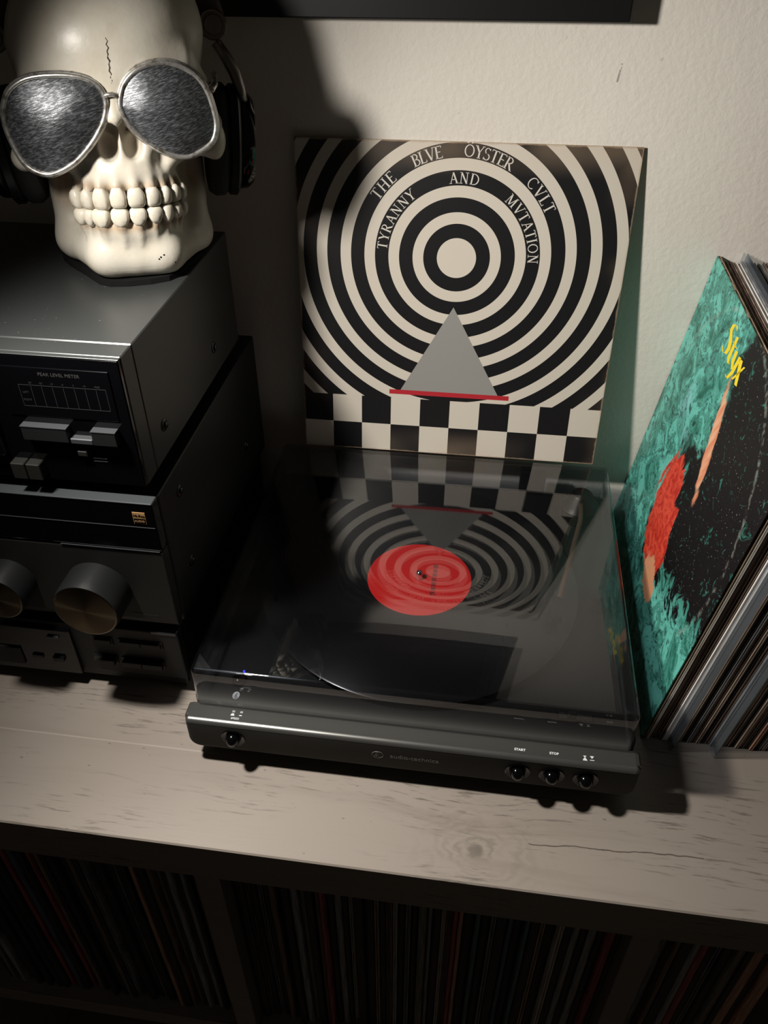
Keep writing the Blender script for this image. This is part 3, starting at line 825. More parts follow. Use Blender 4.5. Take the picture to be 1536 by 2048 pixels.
# ------------------------------------------------------------------ hi-fi stack at the left
STX0, STX1 = -0.640, -0.2055      # stack left and right
m = newmat('satin_black_top', 0.33, 0.35, (0.060, 0.062, 0.062), 0.5); nt, b = ctx(m)
v, x, y, z = coords(nt)
sp = noise(nt, v, 420, 1, 0.3).smooth(0.755, 0.79)
c = mix(nt, sp * 0.35, (0.040, 0.043, 0.043), (0.28, 0.28, 0.28))
nt.links.new(c, b.inputs['Base Color'])
M['satin_top'] = m
M['side_panel'] = newmat('side_panel', 0.42, 0.2, (0.040, 0.040, 0.036))
M['lip'] = newmat('lip', 0.34, 0.4, (0.055, 0.060, 0.066))


def screw(parent, x, y, z, r=0.0052):
    s = ob('screw', lathe([(0, -0.0004), (r, -0.0004), (r, 0.0004), (r * 0.86, 0.0010), (r * 0.62, 0.0010), (r * 0.58, 0.0018), (r * 0.40, 0.0026), (0, 0.0027)], 24, 'X', (x, y, z)), M['black_gloss'], parent, world=True, smooth=40)
    return s


def key(name, parent, x0, x1, z0, z1, y, d, mat, bev=0.0006):
    return ob(name, box(x0, x1, y - d, y + 0.002, z0, z1, bev, 1), mat, parent, world=True)


def key_slot(name, parent, x0, x1, z0, z1, y):
    """A thin dark frame round a recessed key."""
    bm = bmesh.new(); t = 0.0012
    box(x0 - t, x1 + t, y - 0.0012, y + 0.0004, z1, z1 + t, bm=bm); box(x0 - t, x1 + t, y - 0.0012, y + 0.0004, z0 - t, z0, bm=bm)
    box(x0 - t, x0, y - 0.0012, y + 0.0004, z0, z1, bm=bm); box(x1, x1 + t, y - 0.0012, y + 0.0004, z0, z1, bm=bm)
    return ob(name, bm, M['black_plastic'], parent, world=True)


# --- disc player at the bottom
CD = empty('disc_player', (-0.42, 0.19, 0), label='black disc player with square keys at the bottom of the stack', cat='disc player')
cy = 0.0490
ob('case', box(STX0 + 0.004, STX1 - 0.004, cy + 0.010, 0.335, 0.012, 0.080, 0.0008, 1), M['black_metal'], CD, world=True)
ob('faceplate', box(STX0 + 0.002, STX1 - 0.002, cy, cy + 0.010, 0.020, 0.0800, 0.0015), M['charcoal_panel'], CD, world=True)
ob('lower_strip', box(STX0 + 0.004, STX1 - 0.004, cy + 0.003, cy + 0.010, 0.010, 0.0197, 0.0008, 1), M['black_plastic'], CD, world=True)
ob('top_glint_strip', box(-0.2320, -0.2085, cy - 0.0006, cy + 0.004, 0.0768, 0.0806, 0.0006, 1), M['lip'], CD, world=True)
for fx in (-0.245, -0.352, -0.60):
    for fy_ in (0.085, 0.30):
        ob('foot', lathe([(0, 0), (0.019, 0), (0.020, 0.003), (0.020, 0.0122), (0, 0.0122)], 28, center=(fx, fy_, 0)), M['black_rubber'], CD, world=True, smooth=40)
ob('display_window', box(-0.545, -0.3075, cy - 0.0045, cy + 0.001, 0.0170, 0.0735, 0.0008, 1), M['black_gloss'], CD, world=True)
ob('disc_tray', box(-0.535, -0.360, cy - 0.0065, cy - 0.0040, 0.0250, 0.0470, 0.0008, 1), M['charcoal_panel'], CD, world=True)
key('key', CD, -0.3500, -0.3400, 0.0355, 0.0400, cy - 0.0045, 0.002, M['black_plastic'])
key('key', CD, -0.3300, -0.3195, 0.0345, 0.0400, cy - 0.0045, 0.003, M['black_metal'])
key('key', CD, -0.3290, -0.3180, 0.0640, 0.0668, cy - 0.0045, 0.002, M['lip'])
for x0, x1, z0, z1, d in ((-0.2885, -0.2715, 0.0590, 0.0655, 0.003), (-0.2630, -0.2440, 0.0600, 0.0655, 0.003), (-0.2435, -0.2250, 0.0600, 0.0655, 0.003),
                          (-0.2910, -0.2715, 0.0350, 0.0420, 0.006), (-0.2640, -0.2460, 0.0350, 0.0420, 0.006), (-0.2455, -0.2270, 0.0350, 0.0420, 0.006)):
    k_ = key('key', CD, x0, x1, z0, z1, cy, d, M['charcoal_panel'])
    key_slot('key_frame', CD, x0, x1, z0, z1, cy)
for x0 in (-0.283, -0.256, -0.237):
    me = box(x0 - 0.002, x0 + 0.002, cy - 0.0062, cy - 0.0058, 0.0385, 0.0392); ob('key_mark', me, M['dim_print'], CD, world=True)

# --- receiver in the middle
RV = empty('stereo_receiver', (-0.42, 0.19, 0.0800), label='black receiver with two round knobs between disc player and cassette deck', cat='receiver')
ry, rz0, rz1 = 0.0440, 0.0935, 0.2265
RX1 = -0.2005
ob('case', box(STX0, RX1, ry + 0.012, 0.330, rz0 - 0.002, rz1, 0.0010, 1), M['black_metal'], RV, world=True)
ob('faceplate', box(STX0 + 0.001, RX1 - 0.001, ry, ry + 0.012, 0.1800, rz1, 0.0012), M['black_gloss'], RV, world=True)
ob('top_lip', box(STX0 + 0.001, RX1 - 0.001, ry - 0.0004, ry + 0.010, rz1 - 0.0006, rz1 + 0.0008, 0.0004, 1), M['lip'], RV, world=True)
ob('display_band', box(STX0 + 0.001, RX1 - 0.0015, ry + 0.0012, ry + 0.012, 0.1790, 0.2035), M['black_gloss'], RV, world=True)
ob('trim_line', box(-0.58, RX1 - 0.002, ry - 0.0004, ry + 0.0010, 0.2032, 0.2037), M['silver_key'], RV, world=True)
ob('trim_line', box(-0.2860, RX1 - 0.003, ry - 0.0004, ry + 0.0010, 0.1788, 0.1793), M['silver_key'], RV, world=True)
ob('lower_panel', box(STX0 + 0.001, RX1 - 0.001, ry + 0.0005, ry + 0.012, 0.1000, 0.1778, 0.0010), M['charcoal_panel'], RV, world=True)
ob('plinth', box(STX0 + 0.004, RX1 - 0.004, ry + 0.006, ry + 0.012, 0.0915, 0.0998), M['black_plastic'], RV, world=True)
for fx in (-0.235, -0.60):
    for fy_ in (0.085, 0.29):
        ob('foot', lathe([(0, 0.0803), (0.020, 0.0803), (0.020, 0.0916), (0, 0.0916)], 28, center=(fx, fy_, 0)), M['black_rubber'], RV, world=True, smooth=40)
screw(RV, RX1, 0.266, 0.134); screw(RV, RX1, 0.0932, 0.2035); screw(RV, RX1, 0.0899, 0.1305)
# badge
bd = ob('badge', box(-0.2185, -0.2085, ry - 0.0004, ry + 0.001, 0.2072, 0.2182), M['gold'], RV, world=True, label='small gold square badge')
def sub(name, bm, mat, parent, root): 
    o = ob(name, bm, mat, parent); o.data.transform(Matrix.Translation(-root.location)); return o
sub('badge_field', box(-0.2181, -0.2089, ry - 0.0006, ry, 0.2076, 0.2124), M['black_gloss'], bd, RV)
me = text_mesh('Hi-Res', 0.0034, bold=0.00006); me.transform(Matrix.Translation((-0.2135, ry - 0.0006, 0.2150)) @ Matrix.Rotation(PI / 2, 4, 'X')); sub('lettering', me, M['black_gloss'], bd, RV)
me = text_mesh('AUDIO', 0.0026, bold=0.00004); me.transform(Matrix.Translation((-0.2135, ry - 0.0008, 0.2100)) @ Matrix.Rotation(PI / 2, 4, 'X')); sub('lettering', me, M['gold'], bd, RV)
front_text('lettering', 'STEREO RECEIVER', -0.2300, ry + 0.0002, 0.1060, 0.0032, M['dim_print'], RV)

# brushed knob faces: spun metal, anisotropic so that the lamp makes a bow-tie glint
m = newmat('spun_metal', 0.24, 1.0, (0.13, 0.10, 0.065)); nt, b = ctx(m)
b.inputs['Anisotropic'].default_value = 0.9
tg = nt.nodes.new('ShaderNodeTangent'); tg.direction_type = 'RADIAL'; tg.axis = 'Y'
nt.links.new(tg.outputs[0], b.inputs['Tangent'])
M['spun'] = m
def knob(x, z, r, d):
    o = ob('volume_knob' if r > 0.022 else 'selector_knob', lathe([(r * 1.04, 0.001), (r * 1.04, -d * 0.82), (r, -d), (r * 0.985, -d)], 56, 'Y', (x, ry, z)), M['black_metal'], RV, world=True, smooth=35)
    f = ob('knob_face', lathe([(r * 0.985, -d), (r * 0.95, -d - 0.0004), (0, -d - 0.0004)], 56, 'Y', (0, 0, 0)), M['spun'], o)
    f.location = Vector((x, ry, z)) - RV.location
    return o
knob(-0.2640, 0.1330, 0.0265, 0.028)
knob(-0.3420, 0.1330, 0.0215, 0.024)

# --- cassette deck on top
DK = empty('cassette_deck', (-0.42, 0.19, rz1), label='black cassette deck with peak level meter under the skull', cat='cassette deck')
dy, dz0, dz1 = 0.0510, 0.2370, 0.3434
ob('cover', box(STX0, STX1, dy + 0.0235, 0.300, dz0, dz1, 0.0008, 1), M['satin_top'], DK, world=True)
ob('front_frame', box(STX0, STX1, dy + 0.004, dy + 0.0228, dz0, dz1, 0.0008, 1), M['side_panel'], DK, world=True).data.materials.clear()
DK.children[-1].data.materials.append(M['satin_top'])
ob('faceplate', box(STX0 + 0.0005, STX1 - 0.0005, dy, dy + 0.0040, dz0 + 0.0005, dz1 - 0.0006, 0.0008, 1), M['black_gloss'], DK, world=True)
ob('top_trim', box(STX0, STX1, dy - 0.0002, dy + 0.0038, dz1 - 0.0006, dz1, 0.0002, 1), M['satin_top'], DK, world=True)
for fx in (-0.235, -0.60):
    for fy_ in (0.085, 0.27):
        ob('foot', lathe([(0, rz1 + 0.0002), (0.016, rz1 + 0.0002), (0.016, dz0), (0, dz0)], 28, center=(fx, fy_, 0)), M['black_rubber'], DK, world=True, smooth=40)
screw(DK, STX1, 0.2286, 0.2637); screw(DK, STX1, 0.1000, 0.2620)
mw = ob('meter_window', box(-0.2960, -0.2145, dy - 0.0008, dy + 0.001, 0.2945, 0.3340, 0.0004, 1), M['black_gloss'], DK, world=True)
front_text('lettering', 'PEAK LEVEL METER', -0.2510, dy - 0.0009, 0.3290, 0.0036, M['faint_print'], DK)
bm = bmesh.new(); yq = dy - 0.0009
def ln(x0, z0, x1, z1, w=0.00016):
    if abs(x1 - x0) > abs(z1 - z0): box(x0, x1, yq - 0.00005, yq + 0.00005, z0 - w, z0 + w, bm=bm)
    else: box(x0 - w, x0 + w, yq - 0.00005, yq + 0.00005, z0, z1, bm=bm)
ln(-0.2830, 0.3200, -0.2190, 0.3200); ln(-0.2830, 0.3030, -0.2190, 0.3030); ln(-0.2830, 0.3030, -0.2830, 0.3200); ln(-0.2190, 0.3030, -0.2190, 0.3200)
for i in range(7): ln(-0.2740 + i * 0.0080, 0.3030, -0.2740 + i * 0.0080, 0.3190)
sub('meter_scale', bm, M['dim_print'], mw, DK)
for s_, z_ in (('LEFT', 0.3140), ('RIGHT', 0.3080)):
    front_text('lettering', s_, -0.2790, dy - 0.0009, z_, 0.0022, M['dim_print'], DK)
for s_, x_ in (('-30', -0.2740), ('-20', -0.2660), ('-10', -0.2580), ('-5', -0.2500), ('0', -0.2420), ('+3', -0.2340), ('+8dB', -0.2250)):
    front_text('lettering', s_, x_, dy - 0.0009, 0.3218, 0.0020, M['dim_print'], DK)
# switch bars under the meter
key('switch_bar', DK, -0.2885, -0.2535, 0.2770, 0.2885, dy, 0.0065, M['black_metal'])
ob('bar_top', box(-0.2885, -0.2535, dy - 0.0068, dy - 0.0002, 0.2884, 0.2890), M['silver_key'], DK, world=True)
key('switch_bar', DK, -0.2355, -0.2170, 0.2765, 0.2880, dy, 0.0065, M['black_metal'])
ob('bar_top', box(-0.2355, -0.2170, dy - 0.0068, dy - 0.0002, 0.2879, 0.2885), M['silver_key'], DK, world=True)
key('switch_bar', DK, -0.2530, -0.2360, 0.2760, 0.2805, dy, 0.0055, M['silver_key'])
for i in range(6):
    ob('tick_mark', box(-0.2480 + i * 0.0030, -0.2476 + i * 0.0030, dy - 0.0002, dy + 0.0004, 0.2712, 0.2728), M['dim_print'], DK, world=True)
key('small_key', DK, -0.2515, -0.2440, 0.2640, 0.2685, dy, 0.0035, M['charcoal_panel'])
ob('slot_line', box(-0.2420, -0.2315, dy - 0.0006, dy + 0.0004, 0.2608, 0.2613), M['silver_key'], DK, world=True)
ob('slot_line', box(-0.2420, -0.2315, dy - 0.0006, dy + 0.0004, 0.2583, 0.2586), M['dim_print'], DK, world=True)
ob('cassette_door', box(-0.4300, -0.3080, dy - 0.0060, dy + 0.001, 0.2600, 0.3360, 0.0020), M['black_gloss'], DK, world=True)
for x_ in (-0.3000, -0.2880):
    key('transport_key', DK, x_ - 0.0055, x_ + 0.0055, 0.2420, 0.2560, dy, 0.0080, M['charcoal_panel'])

# ------------------------------------------------------------------ skull ornament
SK_LOC, SK_ROT = Vector((-0.2355, 0.1706, 0.3520)), (-0.0503, 0.0361, 0.3840)
SK = empty('skull_ornament', SK_LOC, SK_ROT, label='cream skull ornament wearing silver-rimmed dark sunglasses on the cassette deck', cat='ornament')

# teeth: centre x, y, top z, bottom z, width (upper then lower)
UP = [(-.0352, .0140, .0630, .0492, .0110), (-.0272, .0055, .0641, .0505, .0096), (-.0177, -.0004, .0667, .0509, .0115), (-.0058, -.0036, .0672, .0523, .0116), (.0067, -.0035, .0672, .0525, .0124),
      (.0183, -.0002, .0660, .0519, .0113), (.0271, .0051, .0644, .0520, .0088), (.0337, .0117, .0639, .0517, .0090), (.0385, .0190, .0630, .0513, .0085)]
LO = [(-.0338, .0115, .0486, .0372, .0120), (-.0197, .0005, .0503, .0373, .0128), (-.0272, .0055, .0494, .0374, .0078), (-.0064, -.0035, .0509, .0381, .0128), (.0064, -.0035, .0511, .0387, .0118),
      (.0181, -.0003, .0510, .0394, .0110), (.0268, .0048, .0512, .0388, .0084), (.0334, .0114, .0502, .0393, .0076), (.0380, .0180, .0500, .0395, .0075)]


def skull_field(x, y, z):
    f = np.float32
    z = z - 0.09 * x * np.clip((z - 0.065) / 0.035, 0, 1)
    ax = np.abs(x)
    def ell(px, c, r):
        q = ((px - c[0]) / r[0], (y - c[1]) / r[1], (z - c[2]) / r[2])
        k0 = np.sqrt(q[0] ** 2 + q[1] ** 2 + q[2] ** 2)
        k1 = np.sqrt((q[0] / r[0]) ** 2 + (q[1] / r[1]) ** 2 + (q[2] / r[2]) ** 2) + 1e-9
        return k0 * (k0 - 1) / k1
    def cap(px, a, c, r1, r2):
        ba = [c[i] - a[i] for i in range(3)]; L = sum(q * q for q in ba)
        t = np.clip(((px - a[0]) * ba[0] + (y - a[1]) * ba[1] + (z - a[2]) * ba[2]) / L, 0, 1)
        return np.sqrt((px - a[0] - ba[0] * t) ** 2 + (y - a[1] - ba[1] * t) ** 2 + (z - a[2] - ba[2] * t) ** 2) - (r1 + (r2 - r1) * t)
    def smin(a, c, k):
        h = np.clip(0.5 + 0.5 * (c - a) / k, 0, 1); return c + (a - c) * h - k * h * (1 - h)
    def smax(a, c, k): return -smin(-a, -c, k)
    d = ell(x, (0, .094, .152), (.071, .092, .071))
    d = smin(d, ell(x, (0, .056, .153), (.063, .052, .053)), .022)
    d = smax(d, -ell(ax, (.084, .046, .130), (.017, .030, .024)), .012)
    d = smin(d, cap(ax, (.008, .013, .138), (.050, .026, .142), .008, .006), .014)
    d = smin(d, ell(ax, (.038, .036, .112), (.034, .024, .034)), .010)          # filled sockets behind the glasses
    d = smin(d, ell(x, (0, .042, .085), (.036, .040, .040)), .012)
    d = smin(d, cap(x, (0, .008, .134), (0, .001, .113), .0075, .0070), .010)
    d = smin(d, cap(ax, (.022, .018, .086), (.064, .030, .085), .0105, .0110), .008)
    d = smin(d, cap(ax, (.066, .032, .087), (.074, .090, .100), .0105, .0070), .010)
    d = smin(d, ell(x, (0, .034, .072), (.0385, .0350, .018)), .010)
    d = smin(d, ell(x, (0, .034, .034), (.0380, .0350, .020)), .010)
    d = smin(d, ell(x, (0, .076, .058), (.046, .052, .070)), .012)
    d = smin(d, ell(x, (0, .022, .012), (.034, .0215, .019)), .010)
    d = smin(d, cap(ax, (.022, .018, .012), (.047, .070, .012), .0155, .0145), .010)
    d = smin(d, cap(ax, (.047, .066, .014), (.050, .080, .090), .0135, .0120), .012)
    d = smax(d, -ell(ax, (.054, .034, .062), (.016, .026, .017)), .010)
    d = smax(d, -ell(ax, (.051, .030, .040), (.011, .018, .012)), .010)
    # canine hollow and the notch below the cheek bone
    d = smax(d, -ell(ax, (.029, .004, .082), (.006, .010, .008)), .006)
    # tooth roots
    for X0, Y0, zt, zb, wd in UP:
        d = smin(d, cap(x, (X0, Y0 + .0042, zt - .001), (X0 * .86, Y0 + .0082 - abs(X0) * .05, zt + .0160), wd * .38, wd * .18), .0022)
    for X0, Y0, zt, zb, wd in LO:
        d = smin(d, cap(x, (X0, Y0 + .0042, zb + .001), (X0 * .93, Y0 + .0065, zb - .0150), wd * .36, wd * .15), .0022)
    # nose: two lobes and a septum
    nx = np.abs(x - .0014)
    d = smax(d, -ell(nx, (.0086, .002, .0935), (.0070, .019, .0100)), .0022)
    d = smax(d, -ell(nx, (.0050, .002, .1025), (.0046, .017, .0080)), .0022)
    d = smax(d, (-.0045 + .0362 * x + .0504 * y) - z, .002)
    return d


def surface_nets(fn, lo, hi, h):
    ax_ = [np.arange(lo[i], hi[i] + h, h, dtype=np.float32) for i in range(3)]
    F = fn(*np.meshgrid(*ax_, indexing='ij', sparse=True)).astype(np.float32)
    nx, ny, nz = F.shape
    ins = F < 0
    acc = np.zeros((nx - 1, ny - 1, nz - 1, 3), np.float32); cnt = np.zeros((nx - 1, ny - 1, nz - 1), np.float32)
    corners = [(i, j, k) for i in (0, 1) for j in (0, 1) for k in (0, 1)]
    S = lambda A, c: A[c[0]:nx - 1 + c[0], c[1]:ny - 1 + c[1], c[2]:nz - 1 + c[2]]
    for a in corners:
        for axis in range(3):
            if a[axis]: continue
            c = list(a); c[axis] = 1
            fa, fb = S(F, a), S(F, c)
            cr = (fa < 0) != (fb < 0)
            t = np.where(cr, fa / np.where(cr, fa - fb, 1), 0)
            for q in range(3):
                acc[..., q] += np.where(cr, a[q] + (t if q == axis else 0), 0)
            cnt += cr
    act = cnt > 0
    idx = -np.ones(act.shape, np.int64); idx[act] = np.arange(act.sum())
    g = np.argwhere(act)
    P = (acc[act] / cnt[act][:, None] + g) * h + np.array(lo, np.float32)
    quads = []
    for axis in range(3):
        o1, o2 = [(1, 2), (2, 0), (0, 1)][axis]
        sl0 = [slice(None)] * 3; sl1 = [slice(None)] * 3
        sl0[axis] = slice(0, -1); sl1[axis] = slice(1, None)
        cr = ins[tuple(sl0)] != ins[tuple(sl1)]
        e = np.argwhere(cr)
        ok = (e[:, o1] > 0) & (e[:, o2] > 0) & (e[:, o1] < act.shape[o1]) & (e[:, o2] < act.shape[o2])
        e = e[ok]
        def cell(d1, d2):
            q = e.copy(); q[:, o1] -= d1; q[:, o2] -= d2
            return idx[q[:, 0], q[:, 1], q[:, 2]]
        Q = np.stack([cell(1, 1), cell(0, 1), cell(0, 0), cell(1, 0)], 1)
        flip = ~ins[e[:, 0], e[:, 1], e[:, 2]]
        Q[flip] = Q[flip][:, ::-1]
        quads.append(Q)
    return P, np.concatenate(quads)


P, Q = surface_nets(skull_field, (-.092, -.014, -.010), (.092, .194, .230), 0.0017)
me = bpy.data.meshes.new('skull_body')
me.from_pydata(P.tolist(), [], Q.tolist()); me.update()
# brown antiquing wash brushed along the gum lines and round the nose (paint, not shade)
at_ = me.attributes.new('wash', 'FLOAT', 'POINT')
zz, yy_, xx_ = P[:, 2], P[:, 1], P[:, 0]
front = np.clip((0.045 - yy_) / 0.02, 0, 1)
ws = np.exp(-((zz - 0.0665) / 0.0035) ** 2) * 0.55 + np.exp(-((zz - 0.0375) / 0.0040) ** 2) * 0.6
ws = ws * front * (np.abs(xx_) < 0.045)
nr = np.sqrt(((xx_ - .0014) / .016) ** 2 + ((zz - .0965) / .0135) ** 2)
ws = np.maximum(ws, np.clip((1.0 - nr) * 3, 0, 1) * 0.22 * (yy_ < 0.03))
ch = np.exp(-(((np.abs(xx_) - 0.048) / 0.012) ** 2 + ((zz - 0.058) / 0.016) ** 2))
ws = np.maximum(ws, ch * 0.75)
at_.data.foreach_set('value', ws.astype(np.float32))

m = newmat('antiqued_resin', 0.36, 0, (0.6, 0.55, 0.45), 0.45); nt, b = ctx(m)
v, x, y, z = coords(nt)
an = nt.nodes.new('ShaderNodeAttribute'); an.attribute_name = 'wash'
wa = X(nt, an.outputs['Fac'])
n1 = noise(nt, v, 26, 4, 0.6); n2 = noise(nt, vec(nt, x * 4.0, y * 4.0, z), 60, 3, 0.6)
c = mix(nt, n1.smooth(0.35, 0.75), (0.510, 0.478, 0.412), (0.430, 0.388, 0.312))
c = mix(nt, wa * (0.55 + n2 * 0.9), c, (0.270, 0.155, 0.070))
nt.links.new(c, b.inputs['Base Color'])
bump(nt, b, noise(nt, v, 120, 3) * 0.6 + noise(nt, v, 40, 2), 0.16, 0.002)
M['bone'] = m
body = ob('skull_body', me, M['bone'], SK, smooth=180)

m = newmat('tooth_resin', 0.30, 0, (0.62, 0.56, 0.44), 0.5); nt, b = ctx(m)
v, x, y, z = coords(nt, 'Generated')
c = mix(nt, noise(nt, v, 2.2, 3, 0.6).smooth(0.45, 0.75), (0.510, 0.475, 0.400), (0.430, 0.360, 0.265))
nt.links.new(c, b.inputs['Base Color'])
M['tooth'] = m
def tooth(X0, Y0, zt, zb, wd, upper):
    bm = bmesh.new()
    bmesh.ops.create_uvsphere(bm, u_segments=14, v_segments=10, radius=1)
    h = (zt - zb) / 2 + 0.0008; mid = (zt + zb) / 2
    # tangent of the dental arch
    ang = math.atan2((X0 / .041) / .041, (.032 - Y0) / .036 / .036 + 1e-6)
    for vtx in bm.verts:
        p = vtx.co.copy()
        sgn = lambda q, e: math.copysign(abs(q) ** e, q)
        px, py, pz = sgn(p.x, 0.45), sgn(p.y, 0.70), sgn(p.z, 0.50)
        k = pz if upper else -pz                      # +1 at the gum
        tap = 1.0 - 0.34 * max(0, k) ** 1.8
        lx = px * wd * 0.535 * tap
        ly = py * 0.0052 - (0.0008 * (1 - pz * pz))
        lz = pz * h
        if k > 0: lz -= (0.0018 * (px * px)) * (1 if upper else -1)
        vtx.co = Vector((X0 + lx * math.cos(ang) - ly * math.sin(ang), Y0 + 0.0042 + lx * math.sin(ang) + ly * math.cos(ang), mid + lz))
    o = ob('tooth', bm, M['tooth'], SK, smooth=180)
    return o
for tdat in UP: tooth(*tdat, True)
for tdat in LO: tooth(*tdat, False)

# hairline crack on the forehead, laid along the surface
def surf_y(x, z):
    ys = np.linspace(-0.014, 0.08, 400, dtype=np.float32)
    f = skull_field(np.float32(x) + 0 * ys, ys, np.float32(z) + 0 * ys)
    k = int(np.argmax(f < 0)); return float(ys[k])
pts = []
random.seed(3)
for i in range(15):
    z_ = 0.1345 + i * 0.00195; x_ = 0.0022 + 0.0012 * ((i % 2) * 2 - 1) * random.uniform(0.1, 0.7) + (0.0008 if i > 9 else 0)
    pts.append((x_, surf_y(x_, z_) - 0.00005, z_))
rad_ = [0.0002 + 0.00045 * math.sin(PI * (i + 0.5) / 15) * random.uniform(0.5, 1.0) for i in range(15)]
ob('crack', tube(pts, rad_, 6), newmat('crack_paint', 0.8, 0, (0.06, 0.045, 0.03)), SK, label='thin dark crack on the forehead')
for cx_, cz_ in ((0.0186, 0.0135), (0.0212, 0.0150), (0.0172, 0.0122), (0.0290, 0.0080)):
    ob('pit', lathe([(0.0007, 0.0), (0.0006, -0.0003), (0, -0.0004)], 8, 'Y', (cx_, surf_y(cx_, cz_), cz_)), M['black_felt'], SK)

# felt pad below the jaw
jaw = [(-.023, .006), (.023, .006), (.042, .034), (.061, .072), (.058, .100), (.02, .125), (-.02, .125), (-.058, .100), (-.061, .072), (-.042, .034)]
loop_ = smooth_loop(jaw, 3)
def pad_pt(u, q, wz): return Vector((u, q, (wz - SK_LOC.z + 0.0362 * u + 0.0504 * q) / 0.998))
pad = prism(loop_, 0.3478, 0.3437, pad_pt)
ob('felt_pad', pad, M['black_felt'], SK)

# sunglasses moulded onto the face
LENS_L = [(-0.0717, 0.1195), (-0.0654, 0.1301), (-0.0526, 0.1375), (-0.0344, 0.1398), (-0.0184, 0.1387), (-0.0077, 0.134), (-0.0036, 0.1245), (-0.0071, 0.1118), (-0.0175, 0.0974), (-0.0319, 0.0844), (-0.0471, 0.0771), (-0.0572, 0.0775), (-0.066, 0.0838), (-0.0713, 0.0972), (-0.0733, 0.1101)]
LENS_R = [(0.0055, 0.1228), (0.0097, 0.1337), (0.0187, 0.142), (0.031, 0.1462), (0.0445, 0.1458), (0.0575, 0.1394), (0.0652, 0.1299), (0.0692, 0.1169), (0.0705, 0.1052), (0.067, 0.0951), (0.0572, 0.0885), (0.0459, 0.0854), (0.032, 0.0893), (0.019, 0.0981), (0.0101, 0.1082), (0.0062, 0.1164)]
m = newmat('scratched_lens', 0.34, 0.75, (0.10, 0.10, 0.105), 0.5); nt, b = ctx(m)
v, x, y, z = coords(nt)
sv = vec(nt, x * 220.0 + z * 90.0, y * 200.0, z * 1300.0 - x * 420.0)
s1_ = noise(nt, sv, 1.0, 5, 0.7); s2_ = noise(nt, v, 70, 4, 0.6)
f = s1_.smooth(0.42, 0.70) * (0.35 + s2_ * 0.8)
nt.links.new(mix(nt, f, (0.050, 0.052, 0.057), (0.36, 0.375, 0.40)), b.inputs['Base Color'])
rgh = s2_ * 0.20 + 0.26
nt.links.new(rgh.v, b.inputs['Roughness'])
bump(nt, b, s1_, 0.25, 0.001)
M['lens'] = m
m = newmat('worn_silver', 0.30, 0.85, (0.55, 0.54, 0.51)); nt, b = ctx(m)
v, x, y, z = coords(nt)
nt.links.new(mix(nt, noise(nt, v, 160, 3, 0.6).smooth(0.45, 0.7), (0.62, 0.61, 0.58), (0.24, 0.20, 0.16)), b.inputs['Base Color'])
bump(nt, b, noise(nt, v, 200, 2), 0.2, 0.001)
M['worn_silver'] = m


def lens_y(x, z, cx, cz):
    """Front surface: wraps round the face and bulges in the middle."""
    return -0.0035 + 2.2 * x * x


def make_lens(outline):
    loop = smooth_loop(outline, 4); n = len(loop)
    cx = sum(p[0] for p in loop) / n; cz = sum(p[1] for p in loop) / n
    bm = bmesh.new(); rings = []
    steps = [1.0, 0.96, 0.88, 0.75, 0.58, 0.38, 0.18]
    rings.append([bm.verts.new((px, lens_y(px, pz, cx, cz) + 0.020, pz)) for px, pz in loop])
    for s in steps:
        ring = []
        for px, pz in loop:
            qx, qz = cx + (px - cx) * s, cz + (pz - cz) * s
            ring.append(bm.verts.new((qx, lens_y(qx, qz, cx, cz) - 0.0085 * (1 - s * s), qz)))
        rings.append(ring)
    for ra, rb in zip(rings, rings[1:]):
        for i in range(n):
            j = (i + 1) % n; bm.faces.new((ra[i], ra[j], rb[j], rb[i]))
    c_ = bm.verts.new((cx, lens_y(cx, cz, cx, cz) - 0.0085, cz))
    for i in range(n): bm.faces.new((rings[-1][i], rings[-1][(i + 1) % n], c_))
    bmesh.ops.recalc_face_normals(bm, faces=bm.faces)
    o = ob('lens', bm, M['lens'], SK, smooth=50, label='scratched dark metallic lens')
    rim = [(px, lens_y(px, pz, cx, cz) - 0.0002, pz) for px, pz in loop]
    ob('rim', tube(rim, 0.0019, 10, True, up=(0, 1, 0)), M['worn_silver'], SK, smooth=180, label='worn silver rim')
    rim2 = [(cx + (p[0] - cx) * 1.035, p[1] + 0.0030, cz + (p[2] - cz) * 1.035) for p in rim]
    ob('rim', tube(rim2, 0.0018, 8, True, up=(0, 1, 0)), M['worn_silver'], SK, smooth=180, label='worn silver rim')
make_lens(LENS_L); make_lens(LENS_R)
ob('bridge', tube([(-0.0048, -0.0035, 0.1262), (-0.002, -0.0050, 0.1280), (0.0015, -0.0052, 0.1285), (0.0060, -0.0035, 0.1262)], 0.0016, 10), M['worn_silver'], SK, smooth=180)
for s in (-1, 1):
    dz = 0.006 * s
    pts = [(s * 0.0690, 0.0090, 0.122 + dz), (s * 0.0735, 0.030, 0.123 + dz), (s * 0.0750, 0.055, 0.124 + dz), (s * 0.0765, 0.072, 0.124 + dz)]
    ob('temple_arm', tube(pts, 0.0026, 8), M['worn_silver'], SK, smooth=180)

# ------------------------------------------------------------------ headphones on the skull
HP = empty('headphones', SK_LOC, SK_ROT, label='black headphones with silver arms worn by the skull', cat='headphones')
pts, n = [], 40
for i in range(n + 1):
    a = math.radians(10 + 160 * i / n)
    pts.append((0.081 * math.cos(a), 0.082, 0.146 + 0.086 * math.sin(a)))
M['band'] = newmat('brown_headband', 0.5, 0, (0.060, 0.042, 0.033))
ob('headband', tube(pts, 0.0105, 14, flat=0.28, up=(0, 1, 0)), M['band'], HP, smooth=180)
hb = HP.children[-1]
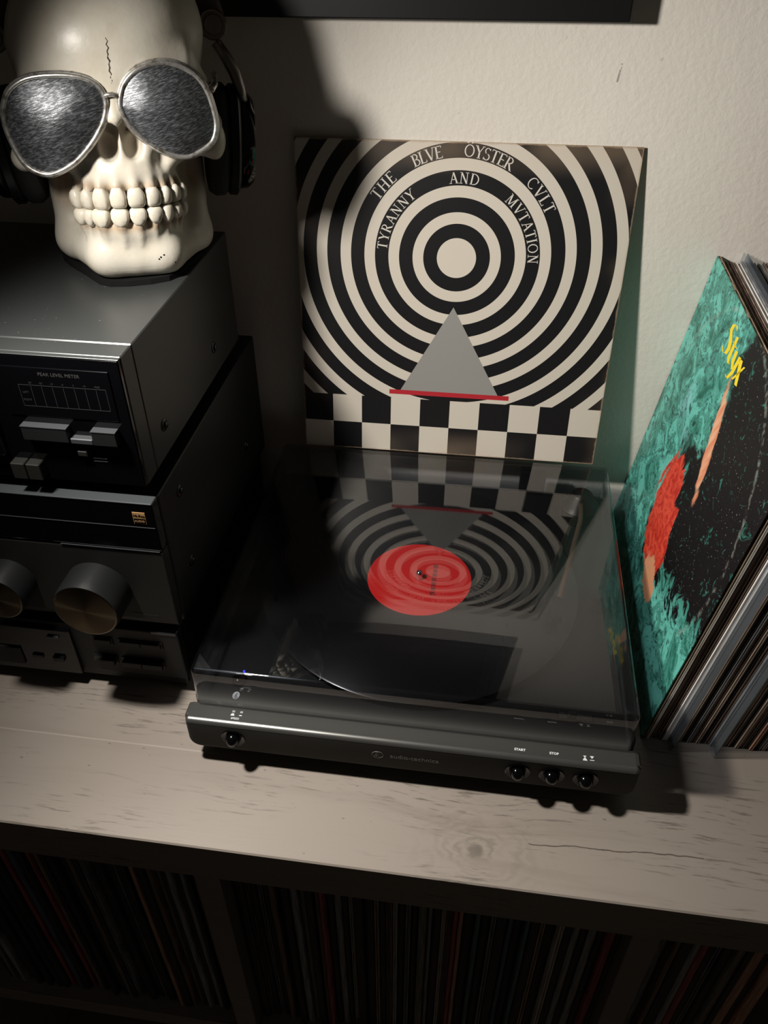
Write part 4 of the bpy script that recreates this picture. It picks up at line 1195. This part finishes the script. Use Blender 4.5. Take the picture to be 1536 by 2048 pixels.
# the band is broad front to back and thin outwards
for vtx in hb.data.vertices:
    vtx.co.y = 0.082 + (vtx.co.y - 0.082)
M['dark_steel'] = newmat('dark_steel', 0.32, 0.8, (0.20, 0.18, 0.165))
for s in (-1, 1):
    ob('hinge', lathe([(0.0105, 0.000), (0.0108, -0.004), (0.0098, -0.006), (0.0082, -0.0052), (0.0072, -0.0052), (0.0066, -0.0070), (0.0030, -0.0078), (0, -0.0078)], 32, 'Y', (s * 0.0790, 0.0770, 0.160 + 0.004 * s)), M['dark_steel'], HP, smooth=40, label='round silver hinge')
    arm = [(s * 0.0800, 0.076, 0.152), (s * 0.0872, 0.0755, 0.142), (s * 0.0930, 0.075, 0.131), (s * 0.0965, 0.0745, 0.119), (s * 0.0985, 0.0740, 0.108)]
    ob('slider_arm', tube(arm, [0.0056, 0.0060, 0.0064, 0.0056, 0.0044], 12, flat=0.75), M['dark_steel'], HP, smooth=180, label='silver slider arm')
    yoke = [(s * 0.0985, 0.0735, 0.110), (s * 0.1003, 0.0730, 0.100), (s * 0.1008, 0.0730, 0.090), (s * 0.0995, 0.0735, 0.080)]
    ob('yoke', tube(yoke, [0.0034, 0.0034, 0.0032, 0.0026], 10), M['dark_steel'], HP, smooth=180)
    def cup(prof, name, mat, tilt=0.0):
        bm = lathe(prof, 48, 'X', (0, 0, 0))
        for vtx in bm.verts:
            vtx.co.y *= 0.84
        bm.transform(Matrix.Translation((s * 0.0, 0.086, 0.086)) @ Matrix.Rotation(s * 0.07, 4, 'Y') @ Matrix.Diagonal((s, 1, 1, 1)))
        bmesh.ops.recalc_face_normals(bm, faces=bm.faces)
        return ob(name, bm, mat, HP, smooth=45)
    cup([(0.022, 0.069), (0.030, 0.0655), (0.040, 0.0675), (0.0435, 0.073), (0.0430, 0.080), (0.0395, 0.0835), (0, 0.0835)], 'ear_cushion', M['black_rubber'])
    cup([(0.0405, 0.0836), (0.0425, 0.0850), (0.0425, 0.0905), (0.0400, 0.0925), (0, 0.0925)], 'ear_cup', M['black_plastic'])
    cup([(0.0360, 0.0926), (0.0372, 0.0945), (0.0365, 0.1000), (0.0330, 0.1040), (0.020, 0.1052), (0, 0.1055)], 'cup_shell', M['black_gloss'])
